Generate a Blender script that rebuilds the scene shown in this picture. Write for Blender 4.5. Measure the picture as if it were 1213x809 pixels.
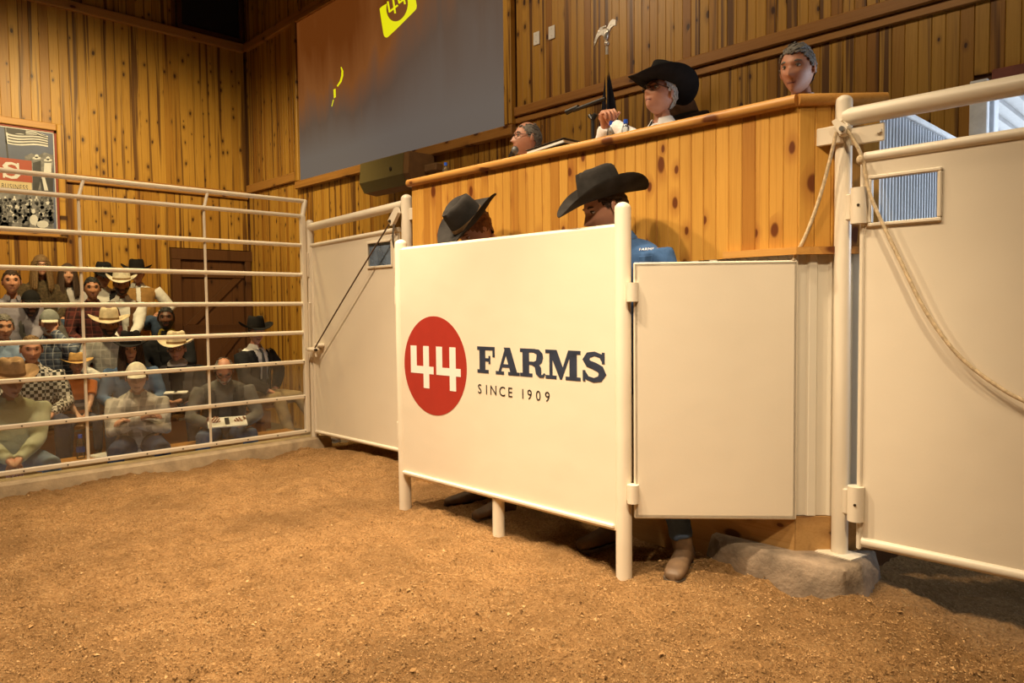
import bpy, bmesh, math, random
from mathutils import Vector, Matrix, noise
from mathutils.bvhtree import BVHTree
random.seed(7)
PI = math.pi
for o in list(bpy.data.objects): bpy.data.objects.remove(o)
SC = bpy.context.scene
COL = SC.collection

# ------------------------------------------------------------------ camera
# world: z up, ring dirt at z=0, the booth runs along x, the ring fence along y
PW, PH, PF, CX, CY = 1213.0, 809.0, 860.478, 606.5, 404.5
CAM_H = 1.22
def _vdir(p): return Vector((p[0]-CX, -(p[1]-CY), -PF)).normalized()
AX = -_vdir((-242.0, 373.0)); AY = _vdir((1481.0, 354.0)); AY = (AY - AX*AX.dot(AY)).normalized(); AZ = AX.cross(AY)
C2W = Matrix((AX, AY, AZ))
cam = bpy.data.cameras.new('camera'); cam_o = bpy.data.objects.new('camera', cam); COL.objects.link(cam_o)
cam.sensor_width = 36.0; cam.lens = PF/PW*36.0; cam.clip_start = 0.05; cam.clip_end = 200
cam_o.matrix_world = Matrix.Translation((0, 0, CAM_H)) @ C2W.to_4x4()
SC.camera = cam_o
EYE = Vector((0, 0, CAM_H))
def ray(u, v): return C2W @ Vector((u-CX, -(v-CY), -PF))
def onx(u, v, x): r = ray(u, v); return EYE + r*(x/r.x)
def ony(u, v, y): r = ray(u, v); return EYE + r*(y/r.y)
def onz(u, v, z): r = ray(u, v); return EYE + r*((z-CAM_H)/r.z)

# ------------------------------------------------------------------ view, world, lamps
SC.view_settings.view_transform = 'Standard'; SC.view_settings.look = 'None'
SC.view_settings.exposure = 0.0; SC.view_settings.gamma = 1.0; SC.view_settings.use_curve_mapping = False
w = bpy.data.worlds.new('daylight'); SC.world = w; w.use_nodes = True
bg = w.node_tree.nodes['Background']; bg.inputs[0].default_value = (0.80, 0.90, 1.0, 1); bg.inputs[1].default_value = 2.0
def spot(name, loc, target, watt, ang, blend, size, col):
    l = bpy.data.lights.new(name, 'SPOT'); l.energy = watt; l.spot_size = math.radians(ang); l.spot_blend = blend
    l.shadow_soft_size = size; l.color = col
    o = bpy.data.objects.new(name, l); COL.objects.link(o); o.location = loc
    o.rotation_euler = (Vector(target)-Vector(loc)).to_track_quat('-Z', 'Y').to_euler()
    return o
WARM = (1.0, 0.775, 0.505)
AMBER = (1.0, 0.76, 0.36)
# shaded lamps hung over the ring, stands and booth, plus one added wing light
spot('ring_light', (-4.2, 0.9, 4.9), (-3.9, 1.9, 0.2), 720, 104, 0.85, 0.09, WARM)
spot('ring_light', (-2.7, 0.7, 4.9), (-2.6, 1.7, 0.2), 720, 94, 0.9, 0.09, WARM)
spot('ring_light', (-1.2, 0.4, 4.9), (-1.7, 1.9, 0.4), 330, 80, 0.95, 0.09, WARM)
spot('ring_light', (0.9, 0.2, 4.9), (-1.85, 2.8, 0.8), 900, 30, 1.0, 0.12, WARM)  # added narrow light, only to brighten the shield wing
spot('ring_light', (-4.1, 1.9, 4.9), (-3.9, 1.9, 0), 1500, 52, 1.0, 0.09, WARM)
spot('ring_light', (-2.0, 1.3, 4.9), (-1.9, 1.35, 0), 1500, 50, 1.0, 0.09, WARM)
spot('stand_lamp', (-7.0, 2.5, 4.9), (-9.4, 2.7, 0.9), 720, 124, 0.75, 0.15, AMBER)
spot('stand_lamp', (-7.0, 0.4, 4.9), (-9.4, 0.8, 0.9), 540, 124, 0.75, 0.15, AMBER)
spot('booth_lamp', (-5.0, 2.7, 4.9), (-5.0, 4.5, 2.4), 130, 140, 0.8, 0.15, WARM)
spot('booth_lamp', (-2.1, 2.7, 4.9), (-2.1, 4.3, 2.2), 135, 130, 0.7, 0.15, WARM)
# daylight falling through the side opening of the back wall
def area(name, loc, target, watt, sx, sy, col):
    l = bpy.data.lights.new(name, 'AREA'); l.energy = watt; l.shape = 'RECTANGLE'; l.size = sx; l.size_y = sy; l.color = col
    o = bpy.data.objects.new(name, l); COL.objects.link(o); o.location = loc
    o.rotation_euler = (Vector(target)-Vector(loc)).to_track_quat('-Z', 'Y').to_euler()
area('window_daylight', (0.3, 5.1, 2.0), (-0.9, 3.9, 1.6), 30, 1.2, .8, (0.75, 0.86, 1.0))

# ------------------------------------------------------------------ mesh helpers
class MB:
    """collects shapes for one mesh"""
    def __init__(s): s.v = []; s.f = []; s.m = []
    def add(s, vs, fs, mi=0):
        b = len(s.v); s.v += [Vector(p) for p in vs]
        for f in fs: s.f.append(tuple(i+b for i in f)); s.m.append(mi)
        return s
    def box(s, c, d, mi=0, bev=0.0, M=None):
        cx, cy, cz = c; x, y, z = d[0]/2, d[1]/2, d[2]/2
        if bev <= 0:
            vs = [(cx+i*x, cy+j*y, cz+k*z) for k in (-1, 1) for j in (-1, 1) for i in (-1, 1)]
            fs = [(0,2,3,1),(4,5,7,6),(0,1,5,4),(2,6,7,3),(0,4,6,2),(1,3,7,5)]
        else:
            b = min(bev, x*.98, y*.98, z*.98)
            vs = []; fs = []
            idx = {}
            for i in (-1,1):
                for j in (-1,1):
                    for k in (-1,1):
                        idx[i,j,k,0] = len(vs); vs.append((cx+i*x, cy+j*(y-b), cz+k*(z-b)))
                        idx[i,j,k,1] = len(vs); vs.append((cx+i*(x-b), cy+j*y, cz+k*(z-b)))
                        idx[i,j,k,2] = len(vs); vs.append((cx+i*(x-b), cy+j*(y-b), cz+k*z))
            for a in (-1,1):
                fs.append([idx[a,-1,-1,0],idx[a,1,-1,0],idx[a,1,1,0],idx[a,-1,1,0]])
                fs.append([idx[-1,a,-1,1],idx[1,a,-1,1],idx[1,a,1,1],idx[-1,a,1,1]])
                fs.append([idx[-1,-1,a,2],idx[1,-1,a,2],idx[1,1,a,2],idx[-1,1,a,2]])
            for a in (-1,1):
                for c_ in (-1,1):
                    fs.append([idx[a,c_,-1,0],idx[a,c_,-1,1],idx[a,c_,1,1],idx[a,c_,1,0]])
                    fs.append([idx[a,-1,c_,0],idx[a,-1,c_,2],idx[a,1,c_,2],idx[a,1,c_,0]])
                    fs.append([idx[-1,a,c_,1],idx[-1,a,c_,2],idx[1,a,c_,2],idx[1,a,c_,1]])
            for i in (-1,1):
                for j in (-1,1):
                    for k in (-1,1): fs.append([idx[i,j,k,0],idx[i,j,k,1],idx[i,j,k,2]])
        if M is not None: vs = [M @ Vector(p) for p in vs]
        return s.add(vs, fs, mi)
    def loft(s, rings, mi=0, cap=True):
        n = len(rings[0]); vs = [p for r in rings for p in r]; fs = []
        for i in range(len(rings)-1):
            for j in range(n):
                k = (j+1) % n; fs.append((i*n+j, i*n+k, (i+1)*n+k, (i+1)*n+j))
        if cap:
            fs.append(tuple(range(n-1, -1, -1))); fs.append(tuple((len(rings)-1)*n+j for j in range(n)))
        return s.add(vs, fs, mi)
    def tube(s, pts, radii, n=10, mi=0, flat=None, dome=False):
        pts = [Vector(p) for p in pts]
        if not hasattr(radii, '__len__'): radii = [radii]*len(pts)
        if dome:      # rounded end cap at the last point
            d = (pts[-1]-pts[-2]).normalized(); r = radii[-1]; e = pts[-1]
            for a in (.35, .65, .87, .985): pts.append(e+d*r*a*0.8); radii = list(radii)+[r*math.sqrt(1-a*a)]
        rings = []; up = None
        for i, p in enumerate(pts):
            a = pts[max(i-1, 0)]; b = pts[min(i+1, len(pts)-1)]; t = (b-a)
            if t.length < 1e-9: t = Vector((0, 0, 1))
            t.normalize()
            if up is None:
                up = Vector((0, 0, 1)) if abs(t.z) < .9 else Vector((1, 0, 0))
            u = (up - t*up.dot(t)).normalized(); up = u; v_ = t.cross(u)
            r = radii[i]; fl = flat if flat else 1.0
            rings.append([p+u*(r*fl*math.cos(2*PI*k/n))+v_*(r*math.sin(2*PI*k/n)) for k in range(n)])
        return s.loft(rings, mi)
    def cyl(s, a, b, r, n=16, mi=0, r2=None, dome=False): return s.tube([a, b], [r, r if r2 is None else r2], n, mi, dome=dome)
    def ell(s, c, rad, n=16, m=10, mi=0, M=None):
        rings = []
        for i in range(1, m):
            t = PI*i/m
            rings.append([Vector((rad[0]*math.sin(t)*math.cos(2*PI*k/n), rad[1]*math.sin(t)*math.sin(2*PI*k/n), -rad[2]*math.cos(t))) for k in range(n)])
        vs = [p for r in rings for p in r]; fs = []
        for i in range(m-2):
            for j in range(n):
                k = (j+1) % n; fs.append((i*n+j, i*n+k, (i+1)*n+k, (i+1)*n+j))
        b = len(vs); vs += [Vector((0, 0, -rad[2])), Vector((0, 0, rad[2]))]
        for j in range(n):
            k = (j+1) % n; fs.append((b, k, j)); fs.append((b+1, (m-2)*n+j, (m-2)*n+k))
        if M is not None: vs = [M @ p for p in vs]
        else: vs = [p+Vector(c) for p in vs]
        return s.add(vs, fs, mi)
    def prism(s, poly, ax, d0, d1, mi=0):
        """2-D polygon pushed along axis ax between d0 and d1; the two other axes in x,y,z order"""
        def P(p, d):
            return {'x': (d, p[0], p[1]), 'y': (p[0], d, p[1]), 'z': (p[0], p[1], d)}[ax]
        n = len(poly); vs = [P(p, d0) for p in poly]+[P(p, d1) for p in poly]
        fs = [tuple(range(n)), tuple(range(2*n-1, n-1, -1))]+[(i, (i+1) % n, n+(i+1) % n, n+i) for i in range(n)]
        return s.add(vs, fs, mi)
    def mesh(s, name='m', smooth=None, org=(0, 0, 0)):
        me = bpy.data.meshes.new(name); o = Vector(org)
        me.from_pydata([tuple(p-o) for p in s.v], [], [list(f) for f in s.f])
        me.polygons.foreach_set('material_index', s.m)
        bm = bmesh.new(); bm.from_mesh(me); bmesh.ops.recalc_face_normals(bm, faces=bm.faces)
        if smooth is not None:
            for f in bm.faces: f.smooth = True
            lim = math.radians(smooth)
            for e in bm.edges:
                if len(e.link_faces) == 2 and e.calc_face_angle(0) > lim: e.smooth = False
        bm.to_mesh(me); bm.free(); me.update()
        return me
    def build(s, name, mats, parent=None, smooth=None, world=True):
        """world=True: the shapes are in world coordinates, whatever the parent's location"""
        org = parent_org(parent) if (parent is not None and world) else (0, 0, 0)
        return link(name, s.mesh(name, smooth, org), mats, parent)
def parent_org(p):
    o = Vector(p.location); q = p.parent
    while q is not None: o += Vector(q.location); q = q.parent
    return o
def link(name, me, mats, parent=None, loc=(0, 0, 0), rot=(0, 0, 0)):
    o = bpy.data.objects.new(name, me); COL.objects.link(o)
    if mats is not None and len(me.materials) == 0:
        for m in (mats if isinstance(mats, (list, tuple)) else [mats]): me.materials.append(m)
    o.location = loc; o.rotation_euler = rot
    if parent is not None: o.parent = parent
    return o
def tag(o, label=None, cat=None, group=None, kind=None):
    if label: o['label'] = label
    if cat: o['category'] = cat
    if group: o['group'] = group
    if kind: o['kind'] = kind
    return o
def thing(name, label, cat, loc=(0, 0, 0), rz=0, group=None):
    o = bpy.data.objects.new(name, None); COL.objects.link(o); o.empty_display_size = .1
    o.location = loc; o.rotation_euler = (0, 0, rz)
    return tag(o, label, cat, group)

# ------------------------------------------------------------------ materials
def newmat(name):
    m = bpy.data.materials.new(name); m.use_nodes = True; nt = m.node_tree
    return m, nt, nt.nodes['Principled BSDF']
def N(nt, typ, **kw):
    n = nt.nodes.new(typ)
    for k, v_ in kw.items():
        if k in n.inputs.keys() if isinstance(k, str) else False: n.inputs[k].default_value = v_
        else: setattr(n, k, v_)
    return n
def L(nt, a, b): nt.links.new(a, b)
def rgb(c): return (c[0], c[1], c[2], 1.0)
def ramp(nt, stops):
    n = nt.nodes.new('ShaderNodeValToRGB'); e = n.color_ramp.elements
    while len(e) < len(stops): e.new(0.5)
    for i, (p, c) in enumerate(stops): e[i].position = p; e[i].color = rgb(c)
    return n
def mixc(nt, fac, a, b, mode='MIX'):
    n = nt.nodes.new('ShaderNodeMix'); n.data_type = 'RGBA'; n.blend_type = mode
    for sock, val in ((n.inputs[0], fac), (n.inputs[6], a), (n.inputs[7], b)):
        if hasattr(val, 'is_linked') or hasattr(val, 'links'): nt.links.new(val, sock)
        elif isinstance(val, (int, float)): sock.default_value = val
        else: sock.default_value = rgb(val)
    return n.outputs[2]
def math_(nt, op, a, b=None, c=None):
    n = nt.nodes.new('ShaderNodeMath'); n.operation = op
    for i, val in enumerate((a, b, c)):
        if val is None: continue
        if isinstance(val, (int, float)): n.inputs[i].default_value = val
        else: nt.links.new(val, n.inputs[i])
    return n.outputs[0]
def noise_(nt, vec, scale, detail=4, rough=.55, dist=0):
    n = nt.nodes.new('ShaderNodeTexNoise'); n.inputs['Scale'].default_value = scale; n.inputs['Detail'].default_value = detail
    n.inputs['Roughness'].default_value = rough; n.inputs['Distortion'].default_value = dist
    if vec is not None: nt.links.new(vec, n.inputs['Vector'])
    return n.outputs['Fac']
def mapping(nt, vec, scale=(1, 1, 1), loc=(0, 0, 0), rot=(0, 0, 0)):
    n = nt.nodes.new('ShaderNodeMapping'); n.inputs['Scale'].default_value = scale; n.inputs['Location'].default_value = loc; n.inputs['Rotation'].default_value = rot
    nt.links.new(vec, n.inputs['Vector']); return n.outputs[0]
def objco(nt): return nt.nodes.new('ShaderNodeTexCoord').outputs['Object']
def bump(nt, bs, h, strength, dist):
    b = nt.nodes.new('ShaderNodeBump'); b.inputs['Strength'].default_value = strength; b.inputs['Distance'].default_value = dist
    nt.links.new(h, b.inputs['Height']); nt.links.new(b.outputs[0], bs.inputs['Normal']); return b

def plain(name, col, rough=.6, metal=0.0, var=.12, scale=14, bs_=.15, bd=.004, spec=.5):
    m, nt, bs = newmat(name); co = objco(nt); f = noise_(nt, co, scale, 5)
    r = ramp(nt, [(.3, [c*(1-var) for c in col]), (.7, [min(1, c*(1+var)) for c in col])]); L(nt, f, r.inputs[0])
    L(nt, r.outputs[0], bs.inputs['Base Color']); bs.inputs['Roughness'].default_value = rough; bs.inputs['Metallic'].default_value = metal
    bs.inputs['Specular IOR Level'].default_value = spec
    if bs_ > 0: bump(nt, bs, noise_(nt, co, scale*6, 3), bs_, bd)
    return m

def pine(name, light, mid, dark, streak=.35, knots=.55, rough=.42, axis='z', var=.5, kscale=1.0, ksize=1.0, sthr=.60):
    """knotty pine: every board gets its own tint, streaks and knots through Object Info Random"""
    m, nt, bs = newmat(name)
    oi = nt.nodes.new('ShaderNodeObjectInfo'); co = objco(nt)
    off = nt.nodes.new('ShaderNodeCombineXYZ')
    L(nt, math_(nt, 'MULTIPLY', oi.outputs['Random'], 37.0), off.inputs[0]); L(nt, math_(nt, 'MULTIPLY', oi.outputs['Random'], 61.0), off.inputs[1]); L(nt, math_(nt, 'MULTIPLY', oi.outputs['Random'], 91.0), off.inputs[2])
    va = nt.nodes.new('ShaderNodeVectorMath'); va.operation = 'ADD'; L(nt, co, va.inputs[0]); L(nt, off.outputs[0], va.inputs[1]); p = va.outputs[0]
    def S(a, l): return {'z': (a, a, l), 'x': (l, a, a), 'y': (a, l, a)}[axis]
    # knots
    vo = nt.nodes.new('ShaderNodeTexVoronoi'); vo.voronoi_dimensions = '2D'; vo.inputs['Scale'].default_value = 1.0; vo.inputs['Randomness'].default_value = 0.95
    warp = noise_(nt, mapping(nt, p, S(9, 5)), 1.0, 2)
    px = nt.nodes.new('ShaderNodeSeparateXYZ'); L(nt, p, px.inputs[0]); uu, ll = {'z': (0, 2), 'x': (2, 0), 'y': (2, 1)}[axis]
    kv = nt.nodes.new('ShaderNodeCombineXYZ')
    L(nt, math_(nt, 'ADD', math_(nt, 'MULTIPLY', px.outputs[uu], 9.5*kscale), math_(nt, 'MULTIPLY', warp, .22)), kv.inputs[0])
    L(nt, math_(nt, 'MULTIPLY', px.outputs[ll], 5.0*kscale), kv.inputs[1]); L(nt, kv.outputs[0], vo.inputs['Vector'])
    sep = nt.nodes.new('ShaderNodeSeparateColor'); L(nt, vo.outputs['Color'], sep.inputs[0])
    gate = math_(nt, 'LESS_THAN', sep.outputs[0], knots)
    size = math_(nt, 'MULTIPLY_ADD', sep.outputs[1], .16*ksize, .07*ksize)
    kd = math_(nt, 'DIVIDE', vo.outputs['Distance'], size)
    kn = nt.nodes.new('ShaderNodeMapRange'); kn.interpolation_type = 'SMOOTHSTEP'
    kn.inputs[1].default_value = 1.25; kn.inputs[2].default_value = .7; kn.inputs[3].default_value = 0; kn.inputs[4].default_value = 1; L(nt, kd, kn.inputs[0])
    knot = math_(nt, 'MULTIPLY', kn.outputs[0], gate)
    halo = nt.nodes.new('ShaderNodeMapRange'); halo.interpolation_type = 'SMOOTHSTEP'
    halo.inputs[1].default_value = 3.4; halo.inputs[2].default_value = .8; L(nt, kd, halo.inputs[0])
    halo_ = math_(nt, 'MULTIPLY', math_(nt, 'MULTIPLY', halo.outputs[0], gate), .45)
    # grain
    gr = noise_(nt, mapping(nt, p, S(55, 1.6)), 1.0, 4, .6, .6)
    fine = noise_(nt, mapping(nt, p, S(260, 6)), 1.0, 2)
    r = ramp(nt, [(.25, mid), (.5, light), (.8, mid)]); L(nt, gr, r.inputs[0])
    c = mixc(nt, math_(nt, 'MULTIPLY', fine, .25), r.outputs[0], mid)
    # tint of the whole board
    wn = nt.nodes.new('ShaderNodeTexWhiteNoise'); wn.noise_dimensions = '1D'; L(nt, math_(nt, 'MULTIPLY', oi.outputs['Random'], 913.0), wn.inputs['W'])
    tr = ramp(nt, [(0, (1.06, 1.04, 1.0)), (.55, (.95, .92, .86)), (.8, (.80, .70, .58)), (1, (.60, .45, .33))]); L(nt, wn.outputs['Value'], tr.inputs[0])
    c = mixc(nt, var, c, mixc(nt, 1.0, c, tr.outputs[0], 'MULTIPLY'))
    # heartwood streaks
    st = noise_(nt, mapping(nt, p, S(17, .30)), 1.0, 3, .5, .4)
    sr = nt.nodes.new('ShaderNodeMapRange'); sr.inputs[1].default_value = sthr; sr.inputs[2].default_value = sthr+.07; L(nt, st, sr.inputs[0])
    c = mixc(nt, math_(nt, 'MULTIPLY', sr.outputs[0], streak), c, dark)
    c = mixc(nt, halo_, c, dark)
    c = mixc(nt, math_(nt, 'MULTIPLY', knot, .93), c, (dark[0]*.42, dark[1]*.30, dark[2]*.3))
    L(nt, c, bs.inputs['Base Color']); bs.inputs['Roughness'].default_value = rough; bs.inputs['Specular IOR Level'].default_value = .4
    bump(nt, bs, math_(nt, 'ADD', gr, math_(nt, 'MULTIPLY', knot, -.6)), .15, .003)
    return m
PINE_WALL = pine('pine wall', (.47, .262, .045), (.33, .165, .024), (.085, .030, .007), streak=.9, knots=.22, var=.9, kscale=1.15, ksize=.75, sthr=.55)
PINE_TRIM = pine('pine trim along y', (.44, .225, .06), (.33, .155, .035), (.14, .05, .014), streak=.3, knots=.25, axis='y')
PINE_TRIMX = pine('pine trim along x', (.44, .225, .06), (.33, .155, .035), (.14, .05, .014), streak=.3, knots=.25, axis='x')
PINE_BOOTH = pine('booth pine', (.60, .325, .066), (.47, .225, .036), (.27, .082, .016), streak=.40, knots=.34, var=.8, kscale=.95)
PINE_CAP = pine('booth cap pine', (.60, .32, .085), (.48, .225, .05), (.30, .11, .03), streak=.2, knots=.2, axis='x')
PINE_BASE = pine('old base board', (.50, .30, .11), (.40, .22, .07), (.20, .09, .03), streak=.35, knots=.5, axis='x', rough=.7)
BENCH = pine('bench pine', (.52, .27, .065), (.42, .20, .045), (.22, .08, .02), streak=.25, knots=.3, axis='y')
DARKWOOD = pine('dark stained door wood', (.10, .042, .016), (.07, .027, .010), (.03, .01, .004), streak=.4, knots=.2)
DARKCEIL = pine('dark ceiling wood', (.050, .022, .010), (.035, .015, .007), (.015, .006, .003), streak=.4, knots=.2, axis='x', rough=.8)

def cream(name, col=(.80, .715, .575), rough=.36, grime=.35):
    m, nt, bs = newmat(name); co = objco(nt)
    f = noise_(nt, mapping(nt, co, (1.3, 1.3, .9)), 1.0, 3)
    r = ramp(nt, [(.3, [c*.93 for c in col]), (.7, col)]); L(nt, f, r.inputs[0])
    sc = noise_(nt, mapping(nt, co, (35, 35, 35)), 1.0, 6, .7)
    s2 = nt.nodes.new('ShaderNodeMapRange'); s2.inputs[1].default_value = .70; s2.inputs[2].default_value = .78; L(nt, sc, s2.inputs[0])
    c = mixc(nt, math_(nt, 'MULTIPLY', s2.outputs[0], grime), r.outputs[0], (.42, .30, .17))
    L(nt, c, bs.inputs['Base Color']); bs.inputs['Roughness'].default_value = rough; bs.inputs['Specular IOR Level'].default_value = .45
    bump(nt, bs, math_(nt, 'ADD', noise_(nt, co, 3.0, 2), math_(nt, 'MULTIPLY', noise_(nt, co, 60, 3), .06)), .22, .02)
    return m
CREAM = cream('cream painted steel'); CREAMD = cream('cream paint chipped near the ground', grime=.9)
CREAM_RIB = cream('cream ribbed panel', (.74, .68, .56), .45)
def dirt():
    m, nt, bs = newmat('arena dirt'); co = objco(nt)
    a = noise_(nt, co, 9, 6, .65); b = noise_(nt, co, 75, 6, .75); c_ = noise_(nt, co, 1.1, 3)
    r = ramp(nt, [(.32, (.11, .054, .020)), (.43, (.41, .218, .080)), (.54, (.64, .360, .148)), (.70, (.86, .55, .26))]); L(nt, math_(nt, 'ADD', math_(nt, 'MULTIPLY', b, .72), math_(nt, 'MULTIPLY', a, .28)), r.inputs[0])
    pm = nt.nodes.new('ShaderNodeMapRange'); pm.inputs[1].default_value = .42; pm.inputs[2].default_value = .66; pm.inputs[4].default_value = .62; L(nt, noise_(nt, co, 2.2, 5, .62, .4), pm.inputs[0])
    cc = mixc(nt, pm.outputs[0], r.outputs[0], (.29, .158, .060))
    v = nt.nodes.new('ShaderNodeTexVoronoi'); v.inputs['Scale'].default_value = 95; L(nt, co, v.inputs['Vector'])
    sp = nt.nodes.new('ShaderNodeSeparateColor'); L(nt, v.outputs['Color'], sp.inputs[0])
    fl = math_(nt, 'MULTIPLY', math_(nt, 'GREATER_THAN', sp.outputs[0], .90), math_(nt, 'LESS_THAN', v.outputs['Distance'], .35))
    cc = mixc(nt, math_(nt, 'MULTIPLY', fl, .55), cc, (.70, .52, .28))
    L(nt, cc, bs.inputs['Base Color']); bs.inputs['Roughness'].default_value = .95; bs.inputs['Specular IOR Level'].default_value = .15
    bump(nt, bs, math_(nt, 'ADD', math_(nt, 'MULTIPLY', a, 1.2), math_(nt, 'ADD', b, math_(nt, 'MULTIPLY', noise_(nt, co, 30, 4, .7), .8))), 1.0, .05)
    return m
DIRT = dirt()
CONC = plain('worn concrete', (.22, .165, .115), .9, var=.45, scale=9, bs_=.5, bd=.01)
CURB = plain('dusty concrete curb', (.42, .32, .20), .9, var=.25, scale=9, bs_=.4, bd=.008)
STANDFLOOR = plain('stand floor concrete', (.16, .12, .08), .8, var=.2, scale=5)
def glassy(name, tint=(.9, .9, .88), haze=.055, hc=(.7, .62, .5)):
    m, nt, bs = newmat(name); nt.nodes.remove(bs); out = nt.nodes['Material Output']
    t = nt.nodes.new('ShaderNodeBsdfTransparent'); t.inputs[0].default_value = rgb(tint)
    g = nt.nodes.new('ShaderNodeBsdfGlossy'); g.inputs['Roughness'].default_value = .05
    d = nt.nodes.new('ShaderNodeBsdfDiffuse'); d.inputs[0].default_value = rgb(hc)
    fr = nt.nodes.new('ShaderNodeFresnel'); fr.inputs[0].default_value = 1.45
    m1 = nt.nodes.new('ShaderNodeMixShader'); L(nt, fr.outputs[0], m1.inputs[0]); L(nt, t.outputs[0], m1.inputs[1]); L(nt, g.outputs[0], m1.inputs[2])
    m2 = nt.nodes.new('ShaderNodeMixShader'); co = objco(nt)
    hz = ramp(nt, [(.35, (haze*.5,)*3), (.7, (haze*1.4,)*3)]); L(nt, noise_(nt, co, 5, 5, .6), hz.inputs[0])
    L(nt, hz.outputs[0], m2.inputs[0]); L(nt, m1.outputs[0], m2.inputs[1]); L(nt, d.outputs[0], m2.inputs[2])
    L(nt, m2.outputs[0], out.inputs[0]); return m
PLEXI = glassy('scuffed clear plastic'); CLEAR = glassy('clear bottle plastic', (.88, .92, .95), .06); PANE = glassy('pane', (.8, .85, .9), .42, (.30, .40, .56))  # blue haze of the pane stands in for daylight seen through it
STEEL = plain('bare steel', (.45, .43, .40), .35, 1.0); BLACKP = plain('black plastic', (.015, .015, .016), .4, bs_=0); BOLT = plain('dark screw head', (.05, .035, .02), .5, .6, bs_=0)
ROPE = plain('braided rope', (.58, .45, .28), .85, var=.3, scale=60); DARKROPE = plain('dark cable', (.10, .06, .03), .7)
WHITEP = plain('white painted metal', (.78, .80, .82), .4, bs_=0); RIBMETAL = plain('pale ribbed metal', (.70, .74, .80), .35, .0, var=.05)
LOGO_RED = plain('logo red', (.38, .032, .020), .45, var=.04, bs_=0); LOGO_WHITE = plain('logo white', (.85, .82, .76), .45, var=.02, bs_=0)
LOGO_NAVY = plain('logo navy', (.030, .040, .070), .45, var=.25, bs_=0); LOGO_BLACK = plain('logo black', (.02, .018, .018), .45, bs_=0)
BLUECAP = plain('blue bottle cap', (.02, .09, .55), .35, bs_=0)
PAPER = plain('paper', (.72, .70, .66), .7, var=.05, bs_=0)

# ================================================================== THE SETTING
BX0, BX1, BY = -10.50, -1.15, 4.88          # left wall plane, end of the pine back wall, back wall plane
STAND_Z = -0.42                              # floor of the stands
def struct(o): o['kind'] = 'structure'; return o

# ---- ring floor: tilled dirt with real relief
def dirt_h(x, y):
    n = noise.noise; z = .030*n(Vector((x*.9, y*.9, 3.1))) + .034*n(Vector((x*2.6, y*2.6, 7.7)))
    z += .028*n(Vector((x*7, y*7, 1.3))) + .020*abs(n(Vector((x*17, y*17, 5.5)))) + .017*n(Vector((x*34, y*34, 9.5)))
    z -= .012*max(0, n(Vector((x*3.3+9, y*3.3, 2.2))))
    if x > -1.1 and y > 2.7: z += -.05*min(1, (x+1.1)*2)*min(1, (y-2.7)*2)
    if x < -5.4: z -= .035*(-5.4-x)/.6
    return z - .008
mb = MB(); sx = .028; x0, x1, y0, y1 = -6.02, 1.2, -1.6, 4.86
nx = int((x1-x0)/sx); ny = int((y1-y0)/sx)
vs = []
for j in range(ny+1):
    for i in range(nx+1):
        x = x0+(x1-x0)*i/nx; y = y0+(y1-y0)*j/ny
        vs.append((x, y, dirt_h(x, y)))
fs = [(j*(nx+1)+i, j*(nx+1)+i+1, (j+1)*(nx+1)+i+1, (j+1)*(nx+1)+i) for j in range(ny) for i in range(nx)]
mb.add(vs, fs)
mb.add([(x0, -7, -.03), (6, -7, -.03), (6, y0, -.03), (x0, y0, -.03)], [(0, 1, 2, 3)])
mb.add([(x1, y0, -.03), (6, y0, -.03), (6, 4.86, -.03), (x1, 4.86, -.03)], [(0, 1, 2, 3)])
struct(mb.build('floor', DIRT, smooth=40))
# crumbs of soil and shavings lying on it (uncountable)
def crumbmat():
    m, nt, bs = newmat('soil crumbs'); ge = nt.nodes.new('ShaderNodeNewGeometry')
    r = ramp(nt, [(0, (.10, .052, .021)), (.30, (.30, .170, .070)), (.75, (.46, .275, .120)), (1, (.60, .39, .19))]); L(nt, ge.outputs['Random Per Island'], r.inputs[0])
    L(nt, r.outputs[0], bs.inputs['Base Color']); bs.inputs['Roughness'].default_value = .95; bs.inputs['Specular IOR Level'].default_value = .1; return m
CRUMB = crumbmat()
mb = MB(); rnd = random.Random(3)
for i in range(60000):
    u = rnd.uniform(-20, 1235); v = rnd.uniform(520, 830); p = onz(u, v, 0)
    if not (-5.85 < p.x < .6 and p.y < 3.15) or (rnd.random() > (.25+.75*min(1, (v-500)/200))): continue
    s = rnd.uniform(.0018, .0044)*(rnd.uniform(1.6, 2.6) if rnd.random() < .03 else 1)
    z = dirt_h(p.x, p.y); a = rnd.uniform(0, 6.28); el = rnd.uniform(.6, 2.2)
    q = [(p.x+s*el*math.cos(a), p.y+s*el*math.sin(a), z+s*rnd.uniform(-.3, .5)), (p.x+s*math.cos(a+2.1), p.y+s*math.sin(a+2.1), z+s*rnd.uniform(-.3, .5)),
         (p.x+s*math.cos(a+4.2), p.y+s*math.sin(a+4.2), z+s*rnd.uniform(-.3, .5)), (p.x, p.y, z+s*1.1)]
    mb.add(q, [(0, 1, 3), (1, 2, 3), (2, 0, 3)])
tag(mb.build('soil_crumbs', CRUMB), 'loose crumbs and shavings strewn over the tilled ring dirt', 'soil', kind='stuff')

# ---- stand floor and outside ground
struct(MB().box((-8.5, -1.05, STAND_Z-.05), (4.3, 12, .1)).build('floor_stands', STANDFLOOR))
struct(MB().box((2.0, 8.4, -.10), (7, 7.0, .1)).build('floor_outside', CURB))

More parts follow.
